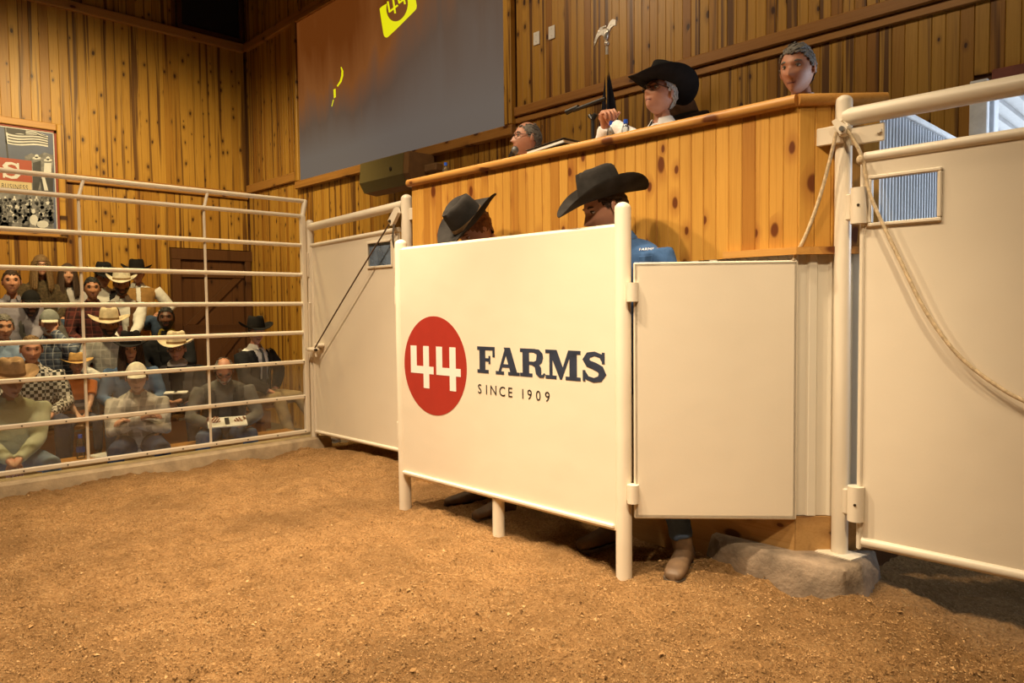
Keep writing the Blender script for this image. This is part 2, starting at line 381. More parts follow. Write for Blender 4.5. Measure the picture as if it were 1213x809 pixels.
# ---- boards: one mesh per size, shared
_bm = {}
def board_mesh(wd, th, ln, bev=.0035):
    k = (round(wd, 4), round(th, 4), round(ln, 4))
    if k not in _bm:
        a = wd/2; pl = [(-a, 0), (a, 0), (a, th-bev), (a-bev, th), (-a+bev, th), (-a, th-bev)]
        _bm[k] = MB().prism(pl, 'z', 0, ln).mesh('board')
    return _bm[k]
def boards(parent, mat, p0, p1, z0, z1, pitch, rz, th=.016, gap=.0008, skip=None, name='plank'):
    """a row of vertical boards from p0 to p1 (xy), fronts turned by rz"""
    p0 = Vector(p0); p1 = Vector(p1); n = max(1, round((p1-p0).length/pitch)); wd = (p1-p0).length/n
    me = board_mesh(wd-gap, th, z1-z0)
    if not me.materials: me.materials.append(mat)
    elif me.materials[0] != mat: me = me.copy(); me.materials[0] = mat; _bm[(round(wd-gap, 4), round(th, 4), round(z1-z0, 4))] = me
    org = parent_org(parent)
    for i in range(n):
        q = p0+(p1-p0)*((i+.5)/n)
        if skip and skip(q): continue
        link(name, me, None, parent, Vector((q.x, q.y, z0))-org, (0, 0, rz))

# ---- left wall (behind the stands)
wl = struct(MB().box((BX0-.09, -1.05, 2.9), (.10, 12, 7.4)).build('wall_left', DARKWOOD))
boards(wl, PINE_WALL, (BX0-.04, 0.6), (BX0-.04, 3.72), STAND_Z, 2.85, .104, -PI/2)
boards(wl, PINE_WALL, (BX0-.04, 3.72), (BX0-.04, 4.86), 2.10, 2.85, .104, -PI/2)
boards(wl, PINE_WALL, (BX0-.04, 0.6), (BX0-.04, 4.86), 2.97, 5.0, .104, -PI/2)
boards(wl, PINE_WALL, (BX0-.04, 0.6), (BX0-.04, 3.90), 5.12, 6.5, .104, -PI/2)
struct(MB().box((BX0-.005, 3.675, 2.91), (.05, 2.37, .115), bev=.008).build('trim_1', PINE_TRIM))
struct(MB().box((BX0-.005, 2.5, 5.06), (.07, 4.72, .12), bev=.008).build('trim_2', PINE_TRIM))
# dark high window in the left wall
wn = struct(MB().box((BX0-.035, 4.40, 5.50), (.012, .86, .62)).build('window_1', BLACKP))
for (yy, zz, dy, dz) in ((3.95, 5.50, .07, .74), (4.83, 5.50, .05, .74), (4.40, 5.84, .86, .07), (4.40, 5.16, .86, .07)):
    MB().box((BX0-.02, yy, zz), (.05, dy, dz), bev=.006).build('window_frame', DARKWOOD, wn)
# door beside the corner, dark planks with a diagonal brace
dr = struct(MB().box((BX0-.03, 4.31, .78), (.02, .98, 2.4)).build('door_1', DARKWOOD))
boards(dr, DARKWOOD, (BX0-.02, 3.86), (BX0-.02, 4.76), STAND_Z, 1.92, .18, -PI/2)
for zz in (.0, .95, 1.75): MB().box((BX0+.01, 4.31, zz), (.025, .9, .13), bev=.006).build('door_rail', DARKWOOD, dr)
for (za, zb) in ((.07, .88), (1.02, 1.68)):
    MB().prism([(3.90, za), (4.03, za), (4.72, zb), (4.59, zb)], 'x', BX0, BX0+.022).build('door_brace', DARKWOOD, dr)
MB().cyl((BX0+.02, 4.66, .62), (BX0+.06, 4.66, .62), .03).build('door_handle', STEEL, dr)
for (yy, zz, dy, dz) in ((3.79, .757, .12, 2.355), (4.82, .757, .09, 2.355), (4.31, 2.01, 1.16, .15)):
    struct(MB().box((BX0+.01, yy, zz), (.06, dy, dz), bev=.006).build('trim_3', DARKWOOD))

# ---- back wall (behind the booth)
wb = struct(MB().box(((BX0+BX1)/2-.08, BY+.07, 2.9), (BX1-BX0+.16, .10, 7.4)).build('wall_back', DARKWOOD))
boards(wb, PINE_WALL, (BX0, BY+.02), (BX1, BY+.02), STAND_Z, 2.94, .0735, PI)
SX0, SX1, SZ0, SZ1 = -8.88, -4.96, 2.92, 5.0        # the projection screen
boards(wb, PINE_WALL, (BX0, BY+.02), (SX0-.1, BY+.02), 3.06, 5.0, .0735, PI)
boards(wb, PINE_WALL, (SX1+.1, BY+.02), (BX1, BY+.02), 3.06, 5.0, .0735, PI)
boards(wb, PINE_WALL, (BX0, BY+.02), (-8.0, BY+.02), 5.12, 6.5, .0735, PI)
struct(MB().box(((BX0+SX0-.1)/2, BY-.02, 3.0), (SX0-.1-BX0, .05, .12), bev=.008).build('trim_4', PINE_TRIMX))
struct(MB().box(((SX1+.1+.3)/2, BY-.02, 3.03), (.3-SX1-.1, .05, .085), bev=.008).build('trim_5', PINE_TRIMX))
struct(MB().box(((SX1+.1+.3)/2, BY-.005, 2.955), (.3-SX1-.1, .03, .055), bev=.005).build('trim_6', PINE_TRIMX))
struct(MB().box((-5.6, BY-.015, 5.06), (9.7, .07, .12), bev=.008).build('trim_7', PINE_TRIMX))
# wall above and beyond the side opening
wr = struct(MB().box((2.4, BY+.07, 4.5), (7.1, .10, 4.1)).build('wall_back_header', DARKWOOD))
boards(wr, PINE_WALL, (BX1, BY+.02), (.5, BY+.02), 2.52, 2.94, .0735, PI)
boards(wr, PINE_WALL, (BX1, BY+.02), (.5, BY+.02), 3.06, 4.2, .0735, PI)
struct(MB().box((3.7, BY+.07, 1.0), (4.6, .10, 3.0)).build('wall_back_side', DARKWOOD))
struct(MB().box((.125, BY+.07, .66), (2.55, .10, 1.5)).build('wall_back_light_stop', DARKWOOD))  # unseen infill, added to keep daylight from leaking under the large gate
jam = MB()
struct(MB().box((-1.105, BY, 1.22), (.09, .16, 2.5), bev=.005).build('trim_8', WHITEP))
struct(MB().box((-1.05, BY+.02, 1.22), (.025, .10, 2.5), bev=.004).build('trim_9', RIBMETAL))
struct(MB().box((.15, BY+.03, 2.47), (2.4, .16, .10), bev=.006).build('trim_10', plain('red brown header', (.20, .055, .03), .7)))
# ribbed canopy outside the opening
def ribbed(u0, u1, pitch, depth, duty=.28):
    pts = []; u = u0
    while u < u1-1e-6:
        e = min(u+pitch, u1)
        pts += [(u, 0), (u+(e-u)*(1-duty-.12), 0), (u+(e-u)*(1-duty), depth), (u+(e-u)*.94, depth)]; u = e
    pts.append((u1, 0)); return pts
mb = MB(); pr = ribbed(-2.2, 4.0, .12, .025)
mb.add([(x, 4.98, 2.62-d) for x, d in pr]+[(x, 11, 2.62-d) for x, d in pr], [(i, i+1, len(pr)+i+1, len(pr)+i) for i in range(len(pr)-1)])
tag(mb.build('metal_canopy', RIBMETAL), 'white ribbed metal canopy outside the side opening', 'canopy')
# pale ribbed metal partition closing the end of the booth
mb = MB(); pr = ribbed(3.37, 4.86, .042, .014); PX = -1.165
mb.add([(PX+d, y, .30) for y, d in pr]+[(PX+d, y, 2.085) for y, d in pr], [(i, i+1, len(pr)+i+1, len(pr)+i) for i in range(len(pr)-1)])
MB().box((PX-.01, 4.115, 1.0), (.02, 1.49, 2.06)).build('wall_partition_shade_core', DARKWOOD)['kind'] = 'structure'  # dark foot left below the metal stands in for shade under the gate
wp = struct(mb.build('wall_partition', RIBMETAL))
struct(MB().box((PX, 4.115, 2.095), (.06, 1.49, .03), bev=.004).build('trim_11', WHITEP))

# ---- the rest of the hall, behind the camera
struct(MB().box((-2.2, -7.1, 3.0), (17.2, .2, 7.2)).build('wall_front', DARKWOOD))
struct(MB().box((6.05, -1.1, 3.0), (.2, 12.2, 7.2)).build('wall_right', DARKWOOD))
ce = struct(MB().box((-2.2, -1.1, 6.62), (17.2, 12.2, .12)).build('ceiling', DARKCEIL))

# ================================================================== BOOTH
FY = 3.139                                                  # face of the booth
CA = Vector((-1.40, FY)); CB = Vector((-1.152, FY+.244))    # the chamfered end
BL = -4.19
bt = thing('auction_booth', 'tall knotty pine auction booth with sloped cap, in front of the screen wall', 'booth', (-2.7, FY, 0))
body = MB()
body.prism([(BL, FY+.035), (CA.x, FY+.035), (CB.x-.03, CB.y+.01), (CB.x-.03, 3.50), (BL, 3.50)], 'z', .12, 1.28)
body.box(((BL+CB.x)/2-.01, 4.17, .62), (CB.x-BL-.06, 1.3, 1.1))
body.box(((BL+CA.x)/2, FY+.05, 1.67), (CA.x-BL, .03, .82))
body.build('booth_body', DARKWOOD, bt)
boards(bt, PINE_BOOTH, (BL, FY+.02), (CA.x, FY+.02), 1.436, 2.08, .066, PI, name='board')
boards(bt, PINE_BOOTH, (CA.x-.007, CA.y+.013), (CB.x-.004, CB.y+.014), 1.47, 2.08, .0695, -PI*.75, name='board')
boards(bt, PINE_BOOTH, (BL+.02, 4.7), (BL+.02, FY+.02), .12, 2.08, .078, PI/2, name='board')
def capseg(pts, z0, z1, r):
    """cap board with a rounded front edge along a polyline of the front edge (xy), 0.16 deep"""
    rings = []
    for i, p in enumerate(pts):
        a = pts[max(i-1, 0)]; b = pts[min(i+1, len(pts)-1)]; t = (b-a).normalized(); nrm = Vector((t.y, -t.x))
        k = 1.0
        if 0 < i < len(pts)-1:
            t0 = (p-pts[i-1]).normalized(); k = 1/max(.3, Vector((t0.y, -t0.x)).dot(nrm))
        prof = [(-.20, z0), (.012, z0)]+[(.012+.020*math.sin(q), (z0+z1)/2-(z1-z0)/2*math.cos(q)) for q in [PI*s/8 for s in range(1, 8)]]+[(.012, z1), (-.20, z1)]
        rings.append([Vector((p.x+nrm.x*d*k, p.y+nrm.y*d*k, z)) for d, z in prof])
    return MB().loft(rings)
capseg([Vector((BL-.02, FY)), Vector((CA.x-.004, FY))], 2.078, 2.128, .02).build('cap', PINE_CAP, bt, 35)
capseg([Vector((CA.x-.002, FY)), CB+Vector((.02, .02))], 2.078, 2.128, .02).build('cap', PINE_CAP, bt, 35)
# short ledge over the lower cream panel, and the panel itself
MB().prism([(-1.74, FY-.035), (CA.x+.012, FY-.035), (CB.x+.02, CB.y-.03), (CB.x, CB.y), (CA.x, FY+.004), (-1.74, FY+.004)], 'z', 1.435, 1.467).build('ledge', PINE_CAP, bt)
pr = ribbed(BL, CA.x, .10, -.010, .4)
mb = MB(); mb.add([(x, FY+.012+d, .275) for x, d in pr]+[(x, FY+.012+d, 1.435) for x, d in pr], [(i, i+1, len(pr)+i+1, len(pr)+i) for i in range(len(pr)-1)])
t = (CB-CA).normalized(); nn = Vector((t.y, -t.x)); ln = (CB-CA).length; pr = ribbed(0, ln, .095, .010, .4)
q = [CA+t*u-nn*.012+nn*d for u, d in pr]
mb.add([(p.x, p.y, .275) for p in q]+[(p.x, p.y, 1.435) for p in q], [(i, i+1, len(pr)+i+1, len(pr)+i) for i in range(len(pr)-1)])
mb.build('lower_panel', CREAM_RIB, bt)
MB().box(((BL+CA.x)/2, FY+.015, .122), (CA.x-BL, .035, .30), bev=.004).build('base_board', PINE_BASE, bt)
MB().prism([(CA.x+.002, FY), (CB.x, CB.y), (CB.x-.02, CB.y+.02), (CA.x, FY+.03)], 'z', .117, .272).build('base_board', PINE_BASE, bt)
# the desk behind the cap
MB().box(((BL-1.5)/2, 3.50, 2.085), (-1.5-BL-.1, .40, .03)).build('desk_top', PINE_CAP, bt)

# concrete footing under the booth corner and post
mb = MB()
top = [(-1.80, 3.13), (-1.70, 3.06), (-1.52, 3.05), (-1.26, 3.03), (-1.17, 3.06), (-1.125, 3.15), (-1.13, 3.30), (-1.16, 3.40), (-1.3, 3.45), (-1.8, 3.3)]
cen = Vector((-1.45, 3.25))
def ring(k, z, wob): return [Vector((cen.x+(x-cen.x)*k+.012*wob*noise.noise(Vector((x*9, y*9, z*20))), cen.y+(y-cen.y)*k+.012*wob*noise.noise(Vector((x*9, y*9, z*20+5))), z)) for x, y in fine]
fine = []
for i in range(len(top)):
    a = Vector(top[i]); b = Vector(top[(i+1) % len(top)])
    for s in range(6): c = a.lerp(b, s/6); fine.append((c.x, c.y))
mb.loft([ring(1.14, -.08, 2), ring(1.10, .0, 2), ring(1.07, .06, 2), ring(1.03, .105, 1.5), ring(.97, .118, .3)])
tag(mb.build('concrete_footing', CONC, smooth=50), 'rough grey concrete footing around the base of the gate post', 'footing')

# ================================================================== SCREEN, SPEAKER, POSTER, PLATES
sc_t = thing('projection_screen', 'large wood framed projection screen showing a brown picture on the back wall', 'screen', ((SX0+SX1)/2, BY-.02, SZ0))
def screen_mat():
    m, nt, bs = newmat('projected picture'); co = objco(nt)      # local x along the screen, z up from its foot
    sp = nt.nodes.new('ShaderNodeSeparateXYZ'); L(nt, co, sp.inputs[0])
    streak = noise_(nt, mapping(nt, co, (2.2, 1, .35), (3.1, 0, 0)), 1.0, 4, .55, .5)
    # the picture: a brown animal on the left, dusk-grey ground below
    gx = nt.nodes.new('ShaderNodeMapRange'); gx.inputs[1].default_value = .9; gx.inputs[2].default_value = -1.2; L(nt, sp.outputs[0], gx.inputs[0])
    gz = nt.nodes.new('ShaderNodeMapRange'); gz.inputs[1].default_value = .25; gz.inputs[2].default_value = 1.7; L(nt, sp.outputs[2], gz.inputs[0])
    f = math_(nt, 'MULTIPLY', math_(nt, 'MULTIPLY_ADD', gx.outputs[0], .65, .52), gz.outputs[0])
    f = math_(nt, 'MULTIPLY', f, math_(nt, 'MULTIPLY_ADD', streak, 1.4, .25)); cl = nt.nodes.new('ShaderNodeClamp'); L(nt, f, cl.inputs[0])
    c1 = ramp(nt, [(0, (.125, .100, .082)), (.30, (.098, .060, .040)), (.60, (.19, .062, .014)), (1, (.12, .030, .004))]); L(nt, cl.outputs[0], c1.inputs[0])
    hl = noise_(nt, mapping(nt, co, (9, 1, 1.0), (0, 0, 4)), 1.0, 3); hr = nt.nodes.new('ShaderNodeMapRange'); hr.inputs[1].default_value = .66; hr.inputs[2].default_value = .78; L(nt, hl, hr.inputs[0])
    hx = nt.nodes.new('ShaderNodeMapRange'); hx.inputs[1].default_value = .2; hx.inputs[2].default_value = -.6; L(nt, sp.outputs[0], hx.inputs[0])
    hh = math_(nt, 'MULTIPLY', math_(nt, 'MULTIPLY', hr.outputs[0], hx.outputs[0]), gz.outputs[0])
    c = mixc(nt, math_(nt, 'MULTIPLY', hh, .7), c1.outputs[0], (.42, .15, .02))
    bs.inputs['Base Color'].default_value = (.03, .03, .03, 1); bs.inputs['Roughness'].default_value = .9; bs.inputs['Specular IOR Level'].default_value = 0
    L(nt, c, bs.inputs['Emission Color']); bs.inputs['Emission Strength'].default_value = 1.0
    return m
SCREEN = screen_mat()
def emis(name, col, st):
    m, nt, bs = newmat(name); bs.inputs['Base Color'].default_value = (.08, .08, .08, 1); bs.inputs['Emission Color'].default_value = rgb(col); bs.inputs['Emission Strength'].default_value = st
    bs.inputs['Roughness'].default_value = .9; return m
YEL = emis('projected yellow', (.78, .72, .0), 1.0); PBROWN = emis('projected brown', (.15, .042, .006), 1.0)
MB().box(((SX0+SX1)/2, BY-.03, (SZ0+SZ1)/2), (SX1-SX0, .02, SZ1-SZ0)).build('screen_surface', SCREEN, sc_t)
for (xx, zz, dx, dz, mt) in ((SX0-.05, (SZ0+SZ1)/2, .10, SZ1-SZ0, PINE_WALL), (SX1+.05, (SZ0+SZ1)/2, .10, SZ1-SZ0, PINE_WALL), ((SX0+SX1)/2, SZ0-.05, SX1-SX0+.2, .10, PINE_TRIMX), ((SX0+SX1)/2, SZ1+.0, SX1-SX0, .06, PINE_TRIMX)):
    MB().box((xx, BY-.04, zz), (dx, .07, dz), bev=.008).build('frame_rail', mt, sc_t)
sy = BY-.0415
def scr(pts): return [(p.x, p.z) for p in (ony(u, v, sy) for u, v in pts)]
Z6 = 6.065
emb = MB().prism(scr([(420+x/Z6, y/Z6) for x, y in ((180, 62), (184, 90), (196, 170), (207, 240), (212, 258), (220, 267), (232, 270), (242, 264), (300, 210), (370, 140), (432, 78), (444, 62), (447, 42), (440, 0), (428, -70), (418, -84), (400, -80), (300, -14), (200, 44))]), 'y', sy-.0005, sy).build('emblem', YEL, sc_t)
MB().prism(scr([(420+x/Z6, y/Z6) for x, y in [(306+77*math.cos(a)+8*math.sin(a), 42+108*math.sin(a)-30*math.cos(a)) for a in [2*PI*k/28 for k in range(28)]]]), 'y', sy-.001, sy-.0006).build('disc', PBROWN, emb)
mb = MB()
def st(pts, wpx):   # stroke between pixel points of the enlarged view
    for (a, b) in zip(pts[:-1], pts[1:]):
        a = Vector(a); b = Vector(b); d = (b-a).normalized()*1.0; n_ = Vector((-d.y, d.x))*wpx/2; e = d*wpx*.35
        mb.prism(scr([(420+p.x/Z6, p.y/Z6) for p in (a-e+n_, b+e+n_, b+e-n_, a-e-n_)]), 'y', sy-.0016, sy-.0011)
st([(240, 15), (252, 84), (308, 40)], 13); st([(277, -10), (292, 92)], 13); st([(310, -28), (322, 20), (378, -22)], 13); st([(347, -50), (362, 26)], 13)
mb.build('numerals', YEL, emb)
mb = MB()
def scr2(pts): return [(p.x, p.z) for p in (ony(u, v, sy) for u, v in pts)]
arc = [(404.5, 79), (406.6, 84), (406.5, 90), (404.5, 97), (400, 103), (399, 101.5), (402.5, 96), (404.2, 90), (404.6, 84), (403.6, 80)]
mb.prism(scr2(arc), 'y', sy-.0005, sy); mb.prism(scr2([(395, 106), (397.5, 105), (397.8, 115), (395.5, 116.5)]), 'y', sy-.0005, sy)
mb.prism(scr2([(394.5, 118), (395.5, 118), (393.5, 126), (392.6, 126)]), 'y', sy-.0005, sy)
mb.build('ear_tag_picture', YEL, sc_t)

# speaker under the screen
sp_t = thing('loudspeaker', 'dark olive wedge loudspeaker mounted on the wall under the screen', 'speaker', (-6.9, BY-.2, 2.5))
OLIVE = plain('olive speaker cloth', (.15, .115, .035), .9, var=.15, scale=200, bs_=.4, bd=.002); SPWOOD = plain('brown speaker side', (.22, .115, .04), .7)
pf = [(4.52, 2.82), (4.50, 2.60), (4.56, 2.50), (4.72, 2.48), (4.84, 2.62), (4.84, 2.82)]
MB().prism([(y, z) for y, z in pf], 'x', -6.95, -6.05).build('cabinet', SPWOOD, sp_t)
MB().prism([(4.512, 2.815), (4.494, 2.60), (4.555, 2.495), (4.57, 2.51), (4.515, 2.61), (4.53, 2.815)], 'x', -6.94, -6.14).build('grille', OLIVE, sp_t)
MB().cyl((-6.35, 4.497, 2.68), (-6.35, 4.490, 2.68), .02).build('badge', BLACKP, sp_t)
MB().box((-5.95, 4.75, 2.66), (.2, .10, .08), bev=.01).build('bracket', SPWOOD, sp_t)

# wall plates right of the screen
for u, v in ((635.5, 45.5), (653.5, 38.5)):
    p = ony(u, v, BY-.003); o = thing('wall_plate', 'small blank white plate on the pine boards beside the screen', 'wall plate', p, 0, 'wall plates beside the screen')
    MB().box(p, (.075, .008, .115), bev=.003).build('plate', PAPER, o)
    for dz in (-.03, .03): MB().cyl((p.x, p.y-.004, p.z+dz), (p.x, p.y-.006, p.z+dz), .004, 8).build('screw', STEEL, o)

# framed poster on the left wall
PXp = BX0+.012
po = thing('framed_poster', 'wood framed grey crowd and flag poster with red band on the left wall', 'poster', (BX0, 1.7, 2.14))
py0, py1, pz0, pz1 = .75, 2.40, 2.235, 3.465
GREYSKY = plain('poster grey sky', (.08, .10, .19), .5, var=.25, scale=1.6, bs_=0)
PW_ = plain('poster white', (.55, .55, .57), .5, var=.1, bs_=0); PD = plain('poster dark', (.025, .025, .035), .5, var=.3, scale=8, bs_=0); PM = plain('poster mid grey', (.15, .15, .17), .5, var=.5, scale=20, bs_=0)
PRED = plain('poster red band', (.30, .045, .02), .5, var=.05, bs_=0); PCREAM = plain('poster cream band', (.50, .40, .24), .5, var=.05, bs_=0)
MB().box((PXp, (py0+py1)/2, (pz0+pz1)/2), (.01, py1-py0, pz1-pz0)).build('picture', GREYSKY, po)
for (yy, zz, dy, dz, mt) in ((py1+.045, (pz0+pz1)/2, .085, pz1-pz0+.18, PINE_WALL), (py0-.045, (pz0+pz1)/2, .085, pz1-pz0+.18, PINE_WALL), ((py0+py1)/2, pz1+.045, py1-py0, .085, PINE_TRIM), ((py0+py1)/2, pz0-.045, py1-py0, .085, PINE_TRIM)):
    MB().box((PXp+.01, yy, zz), (.05, dy, dz), bev=.008).build('frame_rail', mt, po)
MATRED = plain('red mat', (.22, .035, .018), .6, bs_=0)
for (yy, zz, dy, dz) in ((py1-.012, (pz0+pz1)/2, .025, pz1-pz0), ((py0+py1)/2, pz1-.012, py1-py0, .025)):
    MB().box((PXp+.006, yy, zz), (.008, dy, dz)).build('red_mat', MATRED, po)
for (yy, zz, dy, dz) in ((py1-.031, (pz0+pz1)/2-.01, .010, pz1-pz0-.03), ((py0+py1)/2, pz1-.030, py1-py0-.05, .010)):
    MB().box((PXp+.006, yy, zz), (.006, dy, dz)).build('pale_mat', PW_, po)
ZP = 4.755
def pp(pts): return [(p.y, p.z) for p in (onx(x/ZP, 130+y/ZP, PXp+.0055) for x, y in pts)]
def pflat(name, polys, mat, d=.0):
    mb = MB()
    for pl in polys: mb.prism(pp(pl), 'x', PXp+.0052+d, PXp+.0062+d)
    return tag(mb.build(name, mat, po), kind='stuff' if len(polys) > 1 else None)
def wavy(x0, y0, x1, y1, h0, h1, amp, ph):
    a = []; b = []
    for k in range(9):
        s = k/8; x = x0+(x1-x0)*s; y = y0+(y1-y0)*s+amp*math.sin(s*6.0+ph); h = h0+(h1-h0)*s
        a.append((x, y)); b.append((x, y+h))
    return a+b[::-1]
pflat('flag_white', [wavy(32, 78, 270, 150, 110, 62, 6, 0)], PW_)
pflat('flag_canton', [wavy(34, 80, 145, 112, 46, 30, 4, 0)], PD, .001)
pflat('flag_stripe', [wavy(44, 124+k*17, 272, 156+k*13, 7, 6, 6, .3) for k in range(4)]+[wavy(140, 112+k*14, 262, 140+k*9, 5, 4, 6, 2.2) for k in range(2)], PD, .0012)
pflat('flag_pole', [[(18, 60), (26, 60), (50, 275), (40, 275)]], PD)
pflat('tree_line', [[(140, 262), (175, 245), (215, 258), (250, 240), (300, 255), (300, 470), (140, 470)]], PM, -.0003)
rp = random.Random(5)
def blob(cx, cy, rx, ry, n=10): return [(cx+rx*math.cos(2*PI*k/n), cy+ry*math.sin(2*PI*k/n)) for k in range(n)]
pflat('riders_dark', [[(185, 300), (230, 285), (232, 380), (215, 455), (185, 455)], [(225, 390), (300, 375), (300, 462), (235, 462)]], PD, .0004)
pflat('riders_white', [blob(206, 272, 24, 8), blob(206, 262, 11, 11), blob(270, 284, 24, 8), blob(270, 274, 11, 11), [(250, 300), (290, 300), (288, 372), (246, 372)], [(235, 380), (252, 380), (272, 455), (250, 455)]], PW_, .0007)
pflat('crowd_ground', [[(-330, 458), (302, 475), (302, 668), (-330, 655)]], PM, .0001)
heads = {0: [], 1: [], 2: []}
for r_ in range(8):
    for k in range(22):
        cx = -320+k*29+rp.uniform(-8, 8); cy = 492+r_*19+rp.uniform(-6, 6); s = 7+r_*1.1
        if cx > 292: continue
        heads[rp.choice((0, 1, 2))].append(blob(cx, cy, s*.8, s)); heads[rp.choice((0, 1, 1, 2))].append(blob(cx, cy+s*2.0, s*1.6, s*1.2))
for k, mt in ((0, PW_), (1, PD), (2, PM)): pflat('crowd_picture', [h for h in heads[k] if max(p[1] for p in h) < 668], mt, .0003+.0003*k)
pflat('white_blouse', [blob(240, 645, 34, 22), blob(190, 620, 24, 30), blob(188, 572, 11, 14)], PW_, .0014)
for nm, v0, v1, mt in (('red_band', 288, 411, PRED), ('cream_band', 412, 452, PCREAM)):
    e0 = onx(178/ZP, 130+v0/ZP, PXp+.0068); e1 = onx(178/ZP, 130+v1/ZP, PXp+.0068)
    MB().box((PXp+.0072, (py0+.06+e0.y)/2, (e0.z+e1.z)/2), (.0012, e0.y-py0-.06, e0.z-e1.z)).build(nm, mt, po)

# ================================================================== LETTERING
def text_mesh(s, size, mat, name, M, parent, space=1.0, world=True):
    """flat lettering: glyph outlines turned into a mesh, local x right, y up, put in place by M (world)"""
    cu = bpy.data.curves.new(name, 'FONT'); cu.body = s; cu.size = size; cu.space_character = space; cu.resolution_u = 3; cu.extrude = .0005
    o = bpy.data.objects.new(name+'_tmp', cu); COL.objects.link(o)
    dg = bpy.context.evaluated_depsgraph_get(); me = bpy.data.meshes.new_from_object(o.evaluated_get(dg))
    bpy.data.objects.remove(o); bpy.data.curves.remove(cu)
    xs = [v.co.x for v in me.vertices]; me.transform(M)
    if world: me.transform(Matrix.Translation(-parent_org(parent)))
    me.materials.clear(); me.materials.append(mat); me.name = name
    return link(name, me, None, parent), max(xs)-min(xs)
def stroke2(pts, wd):
    """thick polyline as quads"""
    out = []; n = len(pts)
    if not hasattr(wd, '__len__'): wd = [wd]*n
    Lp, Rp = [], []
    for i in range(n):
        a = Vector(pts[max(0, i-1)]); b = Vector(pts[min(n-1, i+1)]); d = (b-a).normalized(); nn = Vector((-d.y, d.x))*wd[i]/2; p = Vector(pts[i])
        Lp.append(p+nn); Rp.append(p-nn)
    return [[Lp[i], Lp[i+1], Rp[i+1], Rp[i]] for i in range(n-1)]
def rc(a, b, c, d): return [(a, b), (c, b), (c, d), (a, d)]
S_POLY = stroke2([(.74, .70), (.66, .86), (.45, .93), (.24, .88), (.15, .73), (.24, .60), (.45, .53), (.64, .44), (.72, .28), (.62, .12), (.42, .07), (.20, .13), (.10, .30)], [.10, .14, .15, .2, .24, .24, .24, .25, .25, .2, .15, .14, .10])+[rc(.70, .62, .79, .98), rc(.04, .02, .13, .38)]
SLAB = {
 'F': (.84, [rc(.10, 0, .37, 1), rc(0, 0, .52, .13), rc(0, .87, .80, 1), rc(.70, .62, .80, 1), rc(.3, .45, .58, .57), rc(.52, .36, .60, .66)]),
 'A': (1.05, [[(.10, .05), (.21, .05), (.52, .90), (.42, 1)], [(.36, 1), (.63, 1), (.94, .05), (.65, .05)], rc(.25, .27, .74, .39), rc(0, 0, .36, .12), rc(.54, 0, 1.03, .12)]),
 'R': (1.02, [rc(.10, 0, .37, 1), rc(0, 0, .50, .13), rc(0, .87, .62, 1), rc(.3, .43, .62, .55)]+stroke2([(.58, .93), (.72, .90), (.79, .80), (.80, .70), (.77, .59), (.70, .51), (.58, .48)], [.13, .19, .25, .26, .25, .2, .13])+stroke2([(.50, .49), (.66, .44), (.73, .32), (.75, .16), (.82, .06), (.92, .06), (.99, .16)], [.12, .18, .24, .22, .12, .10, .06])),
 'M': (1.34, [rc(.15, 0, .27, 1), [(.12, 1), (.43, 1), (.70, .30), (.62, 0), (.55, 0)], [(.86, 1), (1.0, 1), (.62, 0), (.56, .14)], rc(.90, 0, 1.17, 1), rc(0, 0, .42, .12), rc(.76, 0, 1.30, .12), rc(0, .88, .3, 1), rc(1.0, .88, 1.30, 1)]),
 'S': (.88, S_POLY)}

# poster writing: end of a word in white slab letters, and the second line
def place_letters(word, x0, x1, zbase, h, put):
    tot = sum(SLAB[c][0] for c in word); k = (x1-x0)/tot; x = x0; out = []
    for c in word:
        wd, polys = SLAB[c]
        out.append([[put(x+p[0]*k, zbase+p[1]*h) for p in pl] for pl in polys]); x += wd*k
    return out
mb = MB(); a = onx(12/ZP, 130+383/ZP, PXp+.0085); b = onx(112/ZP, 130+300/ZP, PXp+.0085)
for glyph in place_letters('S', a.y, b.y+.01, a.z, b.z-a.z, lambda y, z: (y, z)):
    for q_, pl in enumerate(glyph): mb.prism(pl, 'x', PXp+.0080, PXp+.0084+.0001*q_)
mb.build('band_letter', PW_, po)
a = onx(8/ZP, 130+441/ZP, PXp+.009)
ME = Matrix.Translation((PXp+.0085, a.y, a.z)) @ Matrix(((0, 0, 1, 0), (1, 0, 0, 0), (0, 1, 0, 0), (0, 0, 0, 1)))
text_mesh('BUSINESS', .088, PD, 'band_text', ME @ Matrix.Scale(.62, 4, (1, 0, 0)), po, 1.22)

# ================================================================== RING FENCE
FX = -6.0
fe = thing('ring_fence', 'cream pipe ring fence with clear panels before the seated crowd', 'fence', (FX, 1.0, .05))
fy0, fy1 = -1.5, 3.27
rails = [2.055, 1.794, 1.53, 1.27, 1.01]
tipx = FX-.03
for k, z in enumerate(rails): MB().cyl((FX, fy0, z), (FX, fy1, z), .0175, 12).build('rail', CREAM, fe, 40)
MB().cyl((tipx, fy0, 2.195), (tipx, fy1+.05, 2.195), .0185, 12).build('top_rail', CREAM, fe, 40)
for z in (.747, .43, .113):
    rl = MB().box((FX+.005, (fy0+fy1)/2, z), (.030, fy1-fy0, .034), bev=.006).build('flat_rail', CREAM, fe)
    for k in range(11): MB().cyl((FX+.020, .55+k*.27, z), (FX+.0225, .55+k*.27, z), .0055, 8).build('screw', BOLT, rl)
for z0, z1 in ((.13, .415), (.445, .73)): MB().box((FX-.018, (fy0+fy1)/2, (z0+z1)/2), (.006, fy1-fy0, z1-z0+.03)).build('clear_panel', PLEXI, fe)
